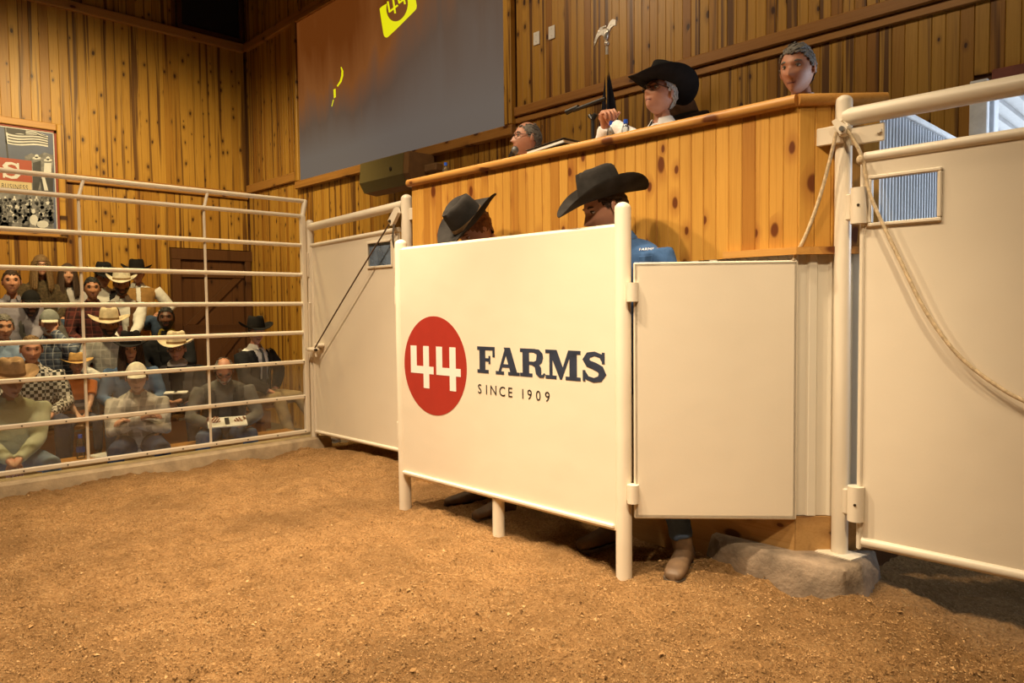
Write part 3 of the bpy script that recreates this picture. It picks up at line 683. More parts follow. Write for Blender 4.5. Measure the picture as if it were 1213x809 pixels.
for y in (-1.2, -.3, .6, 1.5, 2.405):
    MB().cyl((FX-.008, y, .113), (FX-.008, y, 2.055), .011, 8).build('upright', CREAM, fe, 40)
    MB().tube([(FX-.005, y, 2.05), (tipx, y+.045, 2.195)], .0125, 8).build('kickout', CREAM, fe, 40)
ep = MB().box((FX, fy1+.01, 1.08), (.05, .045, 1.96), bev=.008).build('end_post', CREAM, fe)
MB().tube([(FX, fy1+.01, 2.05), (tipx, fy1+.055, 2.195)], .023, 10, dome=True).build('end_kickout', CREAM, fe, 40)
MB().box((FX+.012, fy1+.045, 1.02), (.05, .028, .52), bev=.004).build('latch_plate', CREAM, fe)
MB().box((FX+.012, fy1+.045, 1.62), (.03, .022, .22), bev=.004).build('latch_plate', CREAM, fe)
cb = MB(); prof = [(FX-.12, -.42), (FX+.10, -.42), (FX+.10, -.02), (FX+.085, .04), (FX+.06, .055), (FX-.12, .055)]
rings = []
for k in range(40):
    y = -1.6+(3.47+1.6)*k/39; rings.append([Vector((x+.006*noise.noise(Vector((y*3, z*9, 1))), y, z+.004*noise.noise(Vector((y*4, x*9, 2))))) for x, z in prof])
tag(cb.loft(rings).build('ring_curb', CURB, smooth=40), 'low dusty concrete curb under the ring fence', 'curb')

# ================================================================== GATES
GY = 3.35
def rope(name, pts, r, mat, parent, n=8):
    # smooth path through the points
    P = [Vector(p) for p in pts]; out = []
    for i in range(len(P)-1):
        p0 = P[max(0, i-1)]; p1 = P[i]; p2 = P[i+1]; p3 = P[min(len(P)-1, i+2)]
        for s in range(8):
            t_ = s/8; out.append(.5*((2*p1)+(p2-p0)*t_+(2*p0-5*p1+4*p2-p3)*t_*t_+(3*p1-p0-3*p2+p3)*t_**3))
    out.append(P[-1]); return MB().tube(out, r, n).build(name, mat, parent, 60)

# --- far gate
fg = thing('sheet_gate', 'cream sheet steel gate with dark cable, between ring fence and booth', 'gate', (-5.3, GY, .0))
MB().tube([(-6.0, GY, .05), (-6.0, GY, 2.0)], .036, 16, dome=True).build('hinge_post', CREAM, fg, 40)
MB().tube([(-4.53, GY, -.02), (-4.53, GY, 2.05)], .044, 18, dome=True).build('latch_post', CREAM, fg, 40)
MB().tube([(-5.98, GY, 1.96), (-4.56, GY, 2.01)], .036, 16).build('top_rail', CREAM, fg, 40)
wx0, wx1, wz0, wz1 = -5.02, -4.70, 1.56, 1.74
gy = GY-.02
sh = MB()
for (a, b, c, d) in ((-5.93, wx0, .11, 1.80), (wx0, wx1, .11, wz0), (wx0, wx1, wz1, 1.80), (wx1, -4.60, .11, 1.80)): sh.box(((a+b)/2, gy, (c+d)/2), (b-a, .012, d-c))
sh.build('sheet', CREAM, fg)
MB().tube([(-5.94, gy, 1.79), (-4.60, gy, 1.825)], .020, 12).build('sheet_rail', CREAM, fg, 40)
MB().tube([(-5.94, gy, .11), (-4.60, gy, .11)], .018, 12).build('sheet_rail', CREAM, fg, 40)
MB().tube([(-5.93, gy, .11), (-5.93, gy, 1.79)], .018, 12).build('sheet_stile', CREAM, fg, 40)
for (a, b, c, d) in ((wx0-.012, wx1+.012, wz1, wz1+.018), (wx0-.012, wx1+.012, wz0-.018, wz0), (wx0-.014, wx0, wz0, wz1), (wx1, wx1+.014, wz0, wz1)): MB().box(((a+b)/2, gy-.008, (c+d)/2), (b-a, .02, d-c), bev=.003).build('window_frame', CREAM, fg)
MB().box(((wx0+wx1)/2, gy+.004, (wz0+wz1)/2), (wx1-wx0, .004, wz1-wz0)).build('pane', PANE, fg)
MB().box((-4.36, GY+.0, 1.93), (.32, .02, .09), bev=.004).build('wall_strap', CREAM, fg)
lt = MB().box((-5.86, GY-.07, .86), (.14, .07, .035), bev=.012); lt.box((-5.80, GY-.045, .90), (.12, .05, .03), bev=.01); lt.cyl((-5.80, GY-.08, .80), (-5.80, GY-.08, .87), .010, 8)
lt.build('latch', CREAM, fg); MB().cyl((-5.93, GY-.09, .86), (-5.77, GY-.09, .86), .012, 10).build('latch_bolt', BOLT, fg, 40)
pl = MB().prism([(-4.66, 1.895), (-4.63, 1.85), (-4.60, 1.86), (-4.53, 1.94), (-4.55, 1.985), (-4.58, 1.975)], 'y', GY-.085, GY-.055).build('pulley', CREAM, fg)
MB().cyl((-4.63, GY-.095, 1.885), (-4.63, GY-.045, 1.885), .012, 8).build('pulley_pin', BOLT, pl)
rope('cable', [(-4.64, GY-.09, 1.86), (-5.2, GY-.10, 1.38), (-5.78, GY-.10, .88)], .006, DARKROPE, fg)
rope('chain', [(-4.60, GY-.07, 1.86), (-4.605, GY-.08, 1.76), (-4.60, GY-.07, 1.68)], .008, STEEL, fg)

# --- right gate with post
RY = 3.244
rg = thing('large_gate', 'large cream sheet steel gate with small window, hinged on the corner post', 'gate', (-.6, RY, .0))
MB().tube([(-1.246, RY, .118), (-1.246, RY, 2.085)], .0345, 20, dome=True).build('corner_post', CREAM, rg, 40)
MB().tube([(-1.24, RY, 2.015), (.9, RY, 2.015)], .0385, 18).build('top_rail', CREAM, rg, 40)
MB().prism([(-1.33, RY-.06), (-1.17, RY-.07), (-1.145, RY+.04), (-1.32, RY+.05)], 'z', .117, .123).build('foot_plate', CREAMD, rg)
gy = RY-.012; gx0 = -1.165
wx0, wx1, wz0, wz1 = -1.12, -.875, 1.555, 1.735
sh = MB()
for (a, b, c, d) in ((gx0, wx0, .19, 1.83), (wx0, wx1, .19, wz0), (wx0, wx1, wz1, 1.83), (wx1, .9, .19, 1.83)): sh.box(((a+b)/2, gy, (c+d)/2), (b-a, .012, d-c))
sh.build('sheet', CREAM, rg)
MB().tube([(gx0+.012, gy, 1.832), (.9, gy, 1.845)], .022, 12).build('sheet_rail', CREAM, rg, 40)
MB().tube([(gx0+.02, gy, .195), (.9, gy, .195)], .023, 12, dome=False).build('sheet_rail', CREAM, rg, 40)
MB().box((gx0+.008, gy, 1.0), (.02, .035, 1.68), bev=.006).build('sheet_stile', CREAM, rg)
for (a, b, c, d) in ((wx0-.016, wx1+.016, wz1, wz1+.016), (wx0-.016, wx1+.016, wz0-.016, wz0), (wx0-.016, wx0, wz0, wz1), (wx1, wx1+.016, wz0, wz1)): MB().box(((a+b)/2, gy-.008, (c+d)/2), (b-a, .022, d-c), bev=.004).build('window_frame', CREAM, rg)
for z in (1.63, .36):
    hb = MB().tube([(-1.168, gy-.018, z-.075), (-1.168, gy-.018, z+.075)], .034, 14).build('hinge', CREAM, rg, 40)
    MB().box((-1.205, gy, z), (.05, .03, .11), bev=.004).build('hinge_lug', CREAM, hb)
    MB().cyl((-1.160, gy-.053, z), (-1.160, gy-.049, z), .006, 8).build('grease_nipple', BOLT, hb)
# strap that ties the post to the booth
stp = MB().box((-1.335, RY-.045, 1.94), (.22, .012, .078), bev=.004, M=None).build('booth_strap', CREAM, rg)
MB().box((-1.15, RY-.0, 1.93), (.14, .012, .075), bev=.004).build('booth_strap', CREAM, rg)
for x, yy in ((-1.415, RY-.053), (-1.10, RY-.008)): MB().cyl((x, yy, 1.935), (x, yy-.01, 1.935), .012, 6).build('bolt', CREAM, stp)
# pulley and rope
pl = MB().cyl((-1.228, RY-.075, 1.955), (-1.228, RY-.040, 1.955), .030, 18).build('pulley', CREAM, rg, 40)
MB().prism([(-1.265, 1.99), (-1.245, 2.0), (-1.20, 1.96), (-1.207, 1.93), (-1.232, 1.93)], 'y', RY-.085, RY-.072).build('pulley_cheek', CREAM, pl)
MB().cyl((-1.218, RY-.10, 1.95), (-1.218, RY-.08, 1.95), .011, 8).build('pulley_pin', STEEL, pl)

# --- free-standing shield
SY = 2.66
sd = thing('ring_shield', 'cream steel ring shield with red circle emblem, standing on short legs in dirt', 'shield', (-2.8, SY, 0))
MB().tube([(-3.665, SY, -.03), (-3.665, SY, 1.61)], .038, 18, dome=True).build('left_post', CREAMD, sd, 40)
MB().tube([(-1.985, SY, -.03), (-1.985, SY, 1.655)], .037, 20, dome=True).build('right_post', CREAMD, sd, 40)
MB().tube([(-2.82, SY, -.03), (-2.82, SY, .2)], .033, 16).build('leg', CREAMD, sd, 40)
MB().box((-2.825, SY-.022, .885), (1.635, .014, 1.385), bev=.003).build('sheet', CREAM, sd)
MB().tube([(-3.65, SY, 1.572), (-2.0, SY, 1.572)], .019, 12).build('top_rail', CREAM, sd, 40)
MB().box((-2.825, SY, .20), (1.64, .05, .022), bev=.003).build('bottom_rail', CREAM, sd)
MB().box((-2.825, SY-.034, .212), (1.62, .020, .020), bev=.005).build('bottom_lip', CREAM, sd)
# sliding bolt along the left edge
MB().tube([(-3.745, SY+.03, .31), (-3.745, SY+.03, 1.42)], .017, 12, dome=True).build('drop_bolt', CREAM, sd, 40)
for z in (.45, 1.30): MB().tube([(-3.738, SY+.03, z-.055), (-3.738, SY+.03, z+.055)], .026, 12).build('bolt_sleeve', CREAM, sd, 40)
MB().cyl((-3.745, SY+.03, .24), (-3.745, SY+.03, .34), .014, 12).build('bolt_tip', CREAMD, sd, 40)
# emblem and lettering, painted on the sheet
yF = SY-.0295
c = ony(516, 433.5, yF); rz_ = (ony(516, 374, yF).z-ony(516, 492.5, yF).z)/2; rx_ = (ony(552.6, 436, yF).x-ony(479.5, 432, yF).x)/2
cx_ = (ony(552.6, 436, yF).x+ony(479.5, 432, yF).x)/2; rr = (rz_+rx_)/2
dsc = MB().prism([(cx_+rr*math.cos(2*PI*k/72), c.z+rr*math.sin(2*PI*k/72)) for k in range(72)], 'y', yF-.0006, yF).build('emblem_disc', LOGO_RED, sd)
mb = MB(); Z4 = 4.332
def q4(x, y): p = ony(460+x/Z4, 360+y/Z4, yF); return p.x, p.z
def rect4(xa, xb, za, zb): mb.prism([(xa, za), (xb, za), (xb, zb), (xa, zb)], 'y', yF-.0014, yF-.0007)
t1 = q4(130, 213)[1]; b1 = q4(195, 432)[1]; m0 = q4(190, 358)[1]; m1 = q4(215, 322)[1]
for (xl0, xl1, xr0, xr1, xe) in ((117, 147, 181, 210, 233), (247, 278, 315, 347, 372)):
    X = lambda a: q4(a, 330)[0]
    mb = MB()
    mb.prism([(X(xl0), t1), (X(xl1), t1), (X(xl1), m1), (X(xr0), m1), (X(xr0), t1), (X(xr1), t1), (X(xr1), m1), (X(xe), m1), (X(xe), m0), (X(xr1), m0), (X(xr1), b1), (X(xr0), b1), (X(xr0), m0), (X(xl0), m0)], 'y', yF-.0014, yF-.0007)
    mb.build('numeral', LOGO_WHITE, dsc)
xa = ony(565.5, 430, yF).x; xb = ony(718.5, 430, yF).x; zb = (ony(570, 443, yF).z+ony(712, 452, yF).z)/2; zt = (ony(570, 411.5, yF).z+ony(712, 415.5, yF).z)/2
for ch, glyph in zip('FARMS', place_letters('FARMS', xa, xb+.005, zb, zt-zb, lambda x, z: (x, z))):
    mb = MB()
    for q_, pl in enumerate(glyph): mb.prism(pl, 'y', yF-.0006-.00008*q_, yF)
    mb.build('letter', LOGO_NAVY, sd)
p = ony(566, 465.5, yF); h_ = ony(566, 454.5, yF).z-p.z; wtarget = ony(656, 470, yF).x-p.x
base = Matrix(((1, 0, 0, 0), (0, 0, -1, 0), (0, 1, 0, 0), (0, 0, 0, 1)))
adv = {'S': .92, 'I': .52, 'N': 1.04, 'C': 1.0, 'E': .88, ' ': .50, '1': .72, '9': .90, '0': .92}
word = 'SINCE 1909'; tot = sum(adv[c] for c in word); x = p.x
for c in word:
    wc = adv[c]*wtarget/tot
    if c != ' ':
        tm, wd = text_mesh(c, h_/.70, LOGO_BLACK, 'small_letter', Matrix.Translation((x, yF-.0005, p.z-.006*(x-p.x)/.8)) @ base, sd)
    x += wc

# --- swinging wing hinged on the shield
A = Vector((-1.927, SY, 0)); B = Vector((-1.395, 3.135, 0)); d_ = (B-A).normalized(); nrm = Vector((d_.y, -d_.x, 0)); ang = math.atan2(d_.y, d_.x); Lw = (B-A).length
sw = thing('shield_wing', 'plain cream sheet steel wing hinged to the right post of the shield', 'gate', (A+B)/2)
MW = Matrix.Translation(A) @ Matrix.Rotation(ang, 4, 'Z')
def wl_(mb, c, d, bev=0): mb.box(c, d, bev=bev, M=MW); return mb
wl_(MB(), (Lw/2, 0, .835), (Lw, .014, 1.145), .004).build('sheet', CREAM, sw)
for z in (1.40, .272): wl_(MB(), (Lw/2, .008, z), (Lw, .030, .022), .005).build('edge_rail', CREAM, sw)
for x in (.010, Lw-.010): wl_(MB(), (x, .008, .835), (.020, .030, 1.145), .005).build('edge_stile', CREAM, sw)
for z in (1.28, .375):
    hb = MB().tube([(-1.925, SY-.012, z-.042), (-1.925, SY-.012, z+.042)], .026, 14).build('hinge', CREAM, sw, 40)
    MB().box((-1.95, SY-.008, z), (.03, .025, .07), bev=.003).build('hinge_lug', CREAM, hb)
# ropes run over the pulley of the corner post
rp_t = thing('pull_rope', 'frayed tan rope from the post pulley to the shield wing and across the large gate', 'rope', (-1.228, RY-.08, 1.96))
e = MW @ Vector((Lw-.02, 0, 1.41))
rope('wing_run', [(-1.246, RY-.078, 1.945), (-1.30, RY-.082, 1.72), (-1.355, RY-.10, 1.54), (e.x, e.y, e.z)], .008, ROPE, rp_t)
pts = [(-1.228, RY-.078, 1.985)]
for (u, v) in ((1019, 181), (1030, 228), (1046, 266), (1068, 312), (1095, 366), (1130, 415), (1168, 448), (1213, 475), (1280, 500), (1360, 515)):
    pts.append(ony(u, v, RY-.062))
rope('gate_run', pts, .0075, ROPE, rp_t)
MB().ell((pts[1].x+.002, pts[1].y-.004, pts[1].z-.03), (.016, .016, .02), 10, 8).build('knot', ROPE, rp_t, 60)

# ================================================================== STANDS
ROWX = [-6.75, -7.5, -8.25, -9.0, -9.75]; ROWS = [0.0, .20, .43, .72, 1.0]
bl = thing('bleachers', 'stepped pine bleachers filling the stand behind the ring fence', 'bleachers', (-8.3, 1.2, STAND_Z))
for i, (x, s, ye) in enumerate(zip(ROWX, ROWS, (3.55, 3.72, 3.10, 3.2, 3.3))):
    tz = s-.42
    if i > 0:
        MB().box((x+.075, (ye-3)/2, tz-.02), (.75, ye+3, .04)).build('tread', BENCH, bl)
        MB().box((x+.44, (ye-3)/2, (tz-.04+STAND_Z)/2), (.03, ye+3, max(.02, tz-.04-STAND_Z))).build('riser', BENCH, bl)
    MB().box((x-.02, (ye-3)/2, s-.02), (.30, ye+3, .04), bev=.008).build('seat_plank', BENCH, bl)
    for k in range(5): MB().box((x-.05, ye-.15-k*1.4, s-.23), (.14, .05, .38)).build('bench_leg', BENCH, bl)
    MB().box((x-.13, (ye-3)/2, s-.20), (.022, ye+3, .20)).build('kick_board', BENCH, bl)

# ================================================================== PEOPLE
def cloth(name, col, var=.22, rough=.9, scale=10):
    m, nt, bs = newmat(name); co = objco(nt)
    f = noise_(nt, co, scale, 4); r = ramp(nt, [(.3, [c*(1-var) for c in col]), (.72, [min(1, c*(1+var)) for c in col])]); L(nt, f, r.inputs[0])
    L(nt, r.outputs[0], bs.inputs['Base Color']); bs.inputs['Roughness'].default_value = rough; bs.inputs['Specular IOR Level'].default_value = .2
    bump(nt, bs, math_(nt, 'ADD', noise_(nt, co, 16, 3, .6, .8), math_(nt, 'MULTIPLY', noise_(nt, co, 300, 2), .08)), .5, .012)
    return m
def plaid(name, base, line, line2, scale=14, wide=.5):
    m, nt, bs = newmat(name); co = objco(nt); sp = nt.nodes.new('ShaderNodeSeparateXYZ'); L(nt, co, sp.inputs[0])
    def band(s, sc, thr):
        f = math_(nt, 'FRACT', math_(nt, 'MULTIPLY', s, sc)); return math_(nt, 'LESS_THAN', f, thr)
    hy = math_(nt, 'ADD', sp.outputs[1], math_(nt, 'MULTIPLY', sp.outputs[0], .7))
    c = mixc(nt, math_(nt, 'MULTIPLY', band(hy, scale, wide), .6), base, line)
    c = mixc(nt, math_(nt, 'MULTIPLY', band(sp.outputs[2], scale, wide), .6), c, line)
    c = mixc(nt, math_(nt, 'MULTIPLY', band(hy, scale, .12), .8), c, line2); c = mixc(nt, math_(nt, 'MULTIPLY', band(sp.outputs[2], scale, .12), .8), c, line2)
    L(nt, c, bs.inputs['Base Color']); bs.inputs['Roughness'].default_value = .9; bs.inputs['Specular IOR Level'].default_value = .2
    bump(nt, bs, noise_(nt, co, 16, 3, .6, .8), .5, .012); return m
def checker(name, a, b, scale):
    m, nt, bs = newmat(name); co = objco(nt); ck = nt.nodes.new('ShaderNodeTexChecker'); ck.inputs['Scale'].default_value = scale
    ck.inputs[1].default_value = rgb(a); ck.inputs[2].default_value = rgb(b); L(nt, co, ck.inputs['Vector']); L(nt, ck.outputs[0], bs.inputs['Base Color']); bs.inputs['Roughness'].default_value = .9; return m
def stripes(name, cols, z0, dz):
    m, nt, bs = newmat(name); co = objco(nt); sp = nt.nodes.new('ShaderNodeSeparateXYZ'); L(nt, co, sp.inputs[0])
    f = math_(nt, 'DIVIDE', math_(nt, 'SUBTRACT', sp.outputs[2], z0), dz)
    r = ramp(nt, [(i/len(cols), c) for i, c in enumerate(cols)]); r.color_ramp.interpolation = 'CONSTANT'; L(nt, f, r.inputs[0])
    L(nt, r.outputs[0], bs.inputs['Base Color']); bs.inputs['Roughness'].default_value = .9; return m
def skinmat(name, col):
    m, nt, bs = newmat(name); co = objco(nt); f = noise_(nt, co, 22, 4)
    r = ramp(nt, [(.3, (col[0]*.88, col[1]*.78, col[2]*.74)), (.7, col)]); L(nt, f, r.inputs[0]); L(nt, r.outputs[0], bs.inputs['Base Color'])
    bs.inputs['Roughness'].default_value = .5; bs.inputs['Subsurface Weight'].default_value = .06; bs.inputs['Subsurface Radius'].default_value = (.01, .004, .002)
    bump(nt, bs, noise_(nt, co, 140, 3), .15, .002); return m
SKIN = skinmat('fair skin', (.56, .31, .205)); SKIN_R = skinmat('ruddy skin', (.54, .275, .18)); SKIN_T = skinmat('tan skin', (.42, .20, .11)); SKIN_D = skinmat('dark brown skin', (.12, .05, .028)); SKIN_P = skinmat('pale skin', (.60, .35, .24))
MOUTH = plain('mouth line', (.10, .030, .022), .6, bs_=0); LIPS = plain('lips', (.40, .165, .12), .45, bs_=0); EYEW = plain('eye white', (.62, .58, .54), .3, bs_=0); IRIS = plain('iris and brow', (.035, .022, .015), .5, bs_=0)
def hairm(n, c): return plain(n, c, .55, var=.45, scale=70, bs_=.7, bd=.006)
H_BROWN = hairm('brown hair', (.045, .020, .009)); H_BLACK = hairm('black hair', (.012, .010, .009)); H_GREY = hairm('grey hair', (.17, .155, .135)); H_RED = hairm('red brown hair', (.20, .065, .018)); H_BLOND = hairm('dark blond hair', (.17, .095, .035)); H_WHITE = hairm('white hair', (.46, .43, .38))
def felt(n, c): return plain(n, c, .95, var=.22, scale=18, bs_=.25, bd=.002, spec=.12)
F_BLACK = felt('black felt', (.014, .013, .013)); F_CHAR = felt('worn black felt', (.032, .029, .027)); F_CREAM = felt('cream felt', (.56, .47, .33)); F_TAN = felt('tan felt', (.30, .19, .10)); F_STRAW = felt('straw', (.46, .29, .11)); F_BROWN = felt('brown felt', (.055, .026, .012)); F_GREYCAP = felt('grey cap cloth', (.22, .23, .22)); F_WHITECAP = felt('white cap cloth', (.62, .57, .47))
BAND_D = felt('dark band', (.02, .016, .013)); BAND_T = felt('tan band', (.20, .12, .06))
DENIM = cloth('blue denim', (.055, .085, .15), .4); DENIM_D = cloth('dark denim', (.030, .045, .095), .3); DENIM_L = cloth('faded denim', (.16, .22, .30), .35)
KHAKI = cloth('khaki', (.30, .215, .115)); BLACKC = cloth('black cloth', (.013, .013, .015)); CHARC = cloth('charcoal cloth', (.05, .048, .046)); GREYW = cloth('grey wool', (.12, .115, .11)); WHITEC = cloth('white cotton', (.66, .64, .62), .06)
LEATHER = plain('brown boot leather', (.12, .070, .035), .6, var=.4, scale=16); DKLEATHER = plain('dark shoe leather', (.03, .022, .018), .5); SOLE = plain('sole', (.10, .075, .05), .8, bs_=0)
FRAME = plain('glasses frame', (.015, .012, .010), .3, bs_=0)

def remeshed(mb, vox, it=4, wr=0.0, seed=0.0):
    me = mb.mesh('tmp'); o = bpy.data.objects.new('tmp', me); COL.objects.link(o)
    r = o.modifiers.new('r', 'REMESH'); r.mode = 'VOXEL'; r.voxel_size = vox
    s = o.modifiers.new('s', 'SMOOTH'); s.iterations = it; s.factor = .5
    dg = bpy.context.evaluated_depsgraph_get(); res = bpy.data.meshes.new_from_object(o.evaluated_get(dg))
    bpy.data.objects.remove(o); bpy.data.meshes.remove(me)
    V = []
    for v in res.vertices:
        p = v.co.copy()
        if wr: p += v.normal*wr*(noise.noise(Vector((p.x*9+seed, p.y*9, p.z*14)))+.6*noise.noise(Vector((p.x*22+seed, p.y*22, p.z*30))))
        V.append(p)
    F = [tuple(p.vertices) for p in res.polygons]; bpy.data.meshes.remove(res)
    return V, F
def ering(M, z, a, b, xo=0, n=20, e=2.3):
    out = []
    for k in range(n):
        t = 2*PI*k/n; c, s = math.cos(t), math.sin(t)
        out.append(M @ Vector((xo+a*math.copysign(abs(c)**(2/e), c), b*math.copysign(abs(s)**(2/e), s), z)))
    return out
def cl(x, a=0.0, b=1.0): return max(a, min(b, x))
def head_p(th, ph, feat=True):
    dx, dy, dz = math.sin(th)*math.cos(ph), math.sin(th)*math.sin(ph), math.cos(th)
    x, y, z = .099*dx, .077*dy, .120*dz
    t = cl(-z/.12); cf = max(0, math.cos(ph))
    y *= 1-.23*t**1.3
    if x < 0: x *= 1-.42*t
    else: x += .047*t**1.4*cf*cf*min(1, math.sin(th)*2.2)
    if z > .05: y *= 1+.03*(z-.05)/.07
    if feat and x > 0:
        g = lambda v_, s: math.exp(-(v_/s)**2)
        ay = abs(y)
        nz = cl((.026-z)/.056) if z > -.030 else cl((z+.044)/.014)
        x += .031*nz*g(y, .009+.007*nz)*(z < .03)
        x += .007*g(z-.032, .011)*g(y, .045)
        x -= .011*g(ay-.032, .015)*g(z-.011, .012)
        x += .006*g(ay-.040, .018)*g(z+.022, .018)
        x += .006*g(z+.058, .006)*g(y, .020)+.006*g(z+.072, .006)*g(y, .018)-.004*g(z+.065, .0035)*g(y, .024)
        x += .007*g(z+.100, .014)*g(y, .024)
    return Vector((x, y, z))
NU, NV = 44, 38
def head_grid(off=0.0, feat=True, nz=0.0, seed=0):
    G = []
    for i in range(1, NV):
        th = PI*i/NV; row = []
        for j in range(NU):
            ph = 2*PI*j/NU; p = head_p(th, ph, feat)
            if off:
                n_ = Vector((p.x/.099**2, p.y/.077**2, p.z/.12**2)).normalized()
                p = p+n_*(off+nz*noise.noise(Vector((p.x*40+seed, p.y*40, p.z*22))))
            row.append(p)
        G.append(row)
    return G
def head_shell(mb, M, off, pred, nz=0.0, seed=0, mi=0):
    G = head_grid(off, False, nz, seed); B = head_grid(0, False)
    idx = {}; vs = []; fs = []
    def vid(i, j):
        if (i, j) not in idx: idx[i, j] = len(vs); vs.append(M @ G[i][j])
        return idx[i, j]
    topc = None
    for i in range(NV-2):
        for j in range(NU):
            k = (j+1) % NU; c = (B[i][j]+B[i+1][k])/2
            if pred(c.x, c.y, c.z): fs.append((vid(i, j), vid(i, k), vid(i+1, k), vid(i+1, j)))
    if pred(0, 0, .12):
        t = len(vs); p = Vector((0, 0, .12+off)); vs.append(M @ p)
        for j in range(NU): fs.append((t, vid(0, (j+1) % NU), vid(0, j)))
    mb.add(vs, fs, mi); return mb
def hairline(x, style):
    if style == 'bald': lo = .02
    if x > .062: return .072
    if x > .02: return -.005+(x-.02)/.042*.077
    if x > -.03: return -.03+(x+.03)/.05*.025
    return -.075
def hand(mb, wr, d, nrm, side, curl=.5, mi=0, s=1.0, spread=0.0):
    d = Vector(d).normalized(); nrm = Vector(nrm); nrm = (nrm-d*nrm.dot(d)).normalized(); w_ = d.cross(nrm)*(1 if side == 'R' else -1)
    wr = Vector(wr)
    def rr(t, hw, ht):
        c = wr+d*t*s; return [c+w_*(hw*s*math.copysign(abs(math.cos(a))**.7, math.cos(a)))+nrm*(ht*s*math.copysign(abs(math.sin(a))**.7, math.sin(a))) for a in [2*PI*k/12 for k in range(12)]]
    mb.loft([rr(-.02, .026, .020), rr(.01, .029, .019), rr(.035, .037, .017), rr(.065, .041, .015), rr(.088, .040, .013), rr(.096, .033, .009)], mi)
    for q, (o, ln, r_) in enumerate(((-.030, .058, .0078), (-.0105, .072, .0087), (.0105, .078, .0090), (.031, .070, .0088))):
        p = wr+d*.080*s+w_*o*s; a = .15*curl; dd = d*math.cos(a)+nrm*math.sin(a)+w_*spread*(o/.03)*.15; pts = [p]; rad = [r_*s*1.02]
        for sg, fr in enumerate((.45, .32, .25)):
            a += curl*(.75, .95, .6)[sg]*(1.0+.06*(3-q)); dd = (d*math.cos(a)+nrm*math.sin(a)+w_*spread*(o/.03)*.15)
            p = p+dd*ln*fr*1.15*s; pts.append(p); rad.append(r_*s*(.97, .92, .74)[sg])
        mb.tube(pts, rad, 8, mi, dome=True)
    p = wr+d*.022*s+w_*.026*s+nrm*.004*s; t1 = (d*.62+w_*.68+nrm*.35).normalized(); t2 = (d*.85+w_*.25+nrm*(.35+.25*curl)).normalized(); t3 = (d*.85+w_*(.1-.15*curl)+nrm*(.3+.5*curl)).normalized()
    mb.tube([p, p+t1*.034*s, p+t1*.034*s+t2*.030*s, p+t1*.034*s+t2*.030*s+t3*.024*s], [.0135*s, .0115*s, .0102*s, .0082*s], 8, mi, dome=True)
def ik(S, T, l1, l2, hint):
    S = Vector(S); T = Vector(T); d = T-S; L_ = min(d.length, (l1+l2)*.995); u = d.normalized(); T = S+u*L_
    a = (l1*l1-l2*l2+L_*L_)/(2*L_); h = math.sqrt(max(0, l1*l1-a*a)); hv = Vector(hint); hv = (hv-u*hv.dot(u)).normalized()
    return S+u*a+hv*h, T

def cowboy_hat(parent, M, mat, band, brim=.10, curl=.055, crown=.125, name='cowboy_hat', front=.02, size=1.0):
    a0, b0 = .108*size, .090*size; n = 40; mb = MB(); rings = []
    for (h, s) in ((0, 1.0), (.25, .985), (.5, .95), (.72, .91), (.88, .86), (.96, .79), (1.0, .68), (.99, .5), (.97, .3), (.96, .08)):
        r = []
        for k in range(n):
            t = 2*PI*k/n; c, s_ = math.cos(t), math.sin(t); x = a0*s*c; y = b0*s*s_
            pin = max(0, c)**2*h; y *= 1-.30*pin
            z = h*crown+.012*h*max(0, -c)*0+.008*h*max(0, c)
            if h > .9: z -= .036*math.exp(-(y/.026)**2)*(1-.35*abs(c)*s)
            if .4 < h: z -= .010*math.exp(-((abs(y)-.055)/.02)**2-((x-.05)/.04)**2)
            r.append(Vector((x, y, z)))
        rings.append(r)
    mb.loft([[M @ p for p in r] for r in rings])
    br = []
    for (t_, low) in ((0, 0), (.25, 0), (.5, 0), (.75, 0), (.93, 0), (1, 0), (1, 1), (.93, 1), (.75, 1), (.5, 1), (.25, 1), (0, 1)):
        r = []
        for k in range(n):
            ph = 2*PI*k/n; c, s_ = math.cos(ph), math.sin(ph)
            A_, B_ = a0*.97+(brim*1.02)*t_, b0*.97+brim*1.05*t_
            z = curl*t_**1.7*abs(s_)**1.6-front*t_*(c*c)*(1.0 if c > 0 else .5)+.006*t_*math.sin(3*ph+.7)
            y_sh = 1-.20*t_*t_*(curl/.055)*.5*abs(s_)
            r.append(Vector((A_*c, B_*s_*y_sh, z-(.0045 if low else 0))))
        br.append(r)
    mb.loft([[M @ p for p in r] for r in br], cap=False)
    h = mb.build(name, mat, parent, 60, world=False)
    hb = MB(); rr = []
    for (z, k_) in ((.004, 1.012), (.024, 1.008), (.024, .98), (.004, .98)): rr.append([M @ Vector((a0*k_*math.cos(2*PI*k/n), b0*k_*math.sin(2*PI*k/n)*(1-.30*max(0, math.cos(2*PI*k/n))**2*(z/crown)), z)) for k in range(n)])
    hb.loft(rr+[rr[0]], cap=False); hb.build('hat_band', band, h, 60, world=False)
    return h
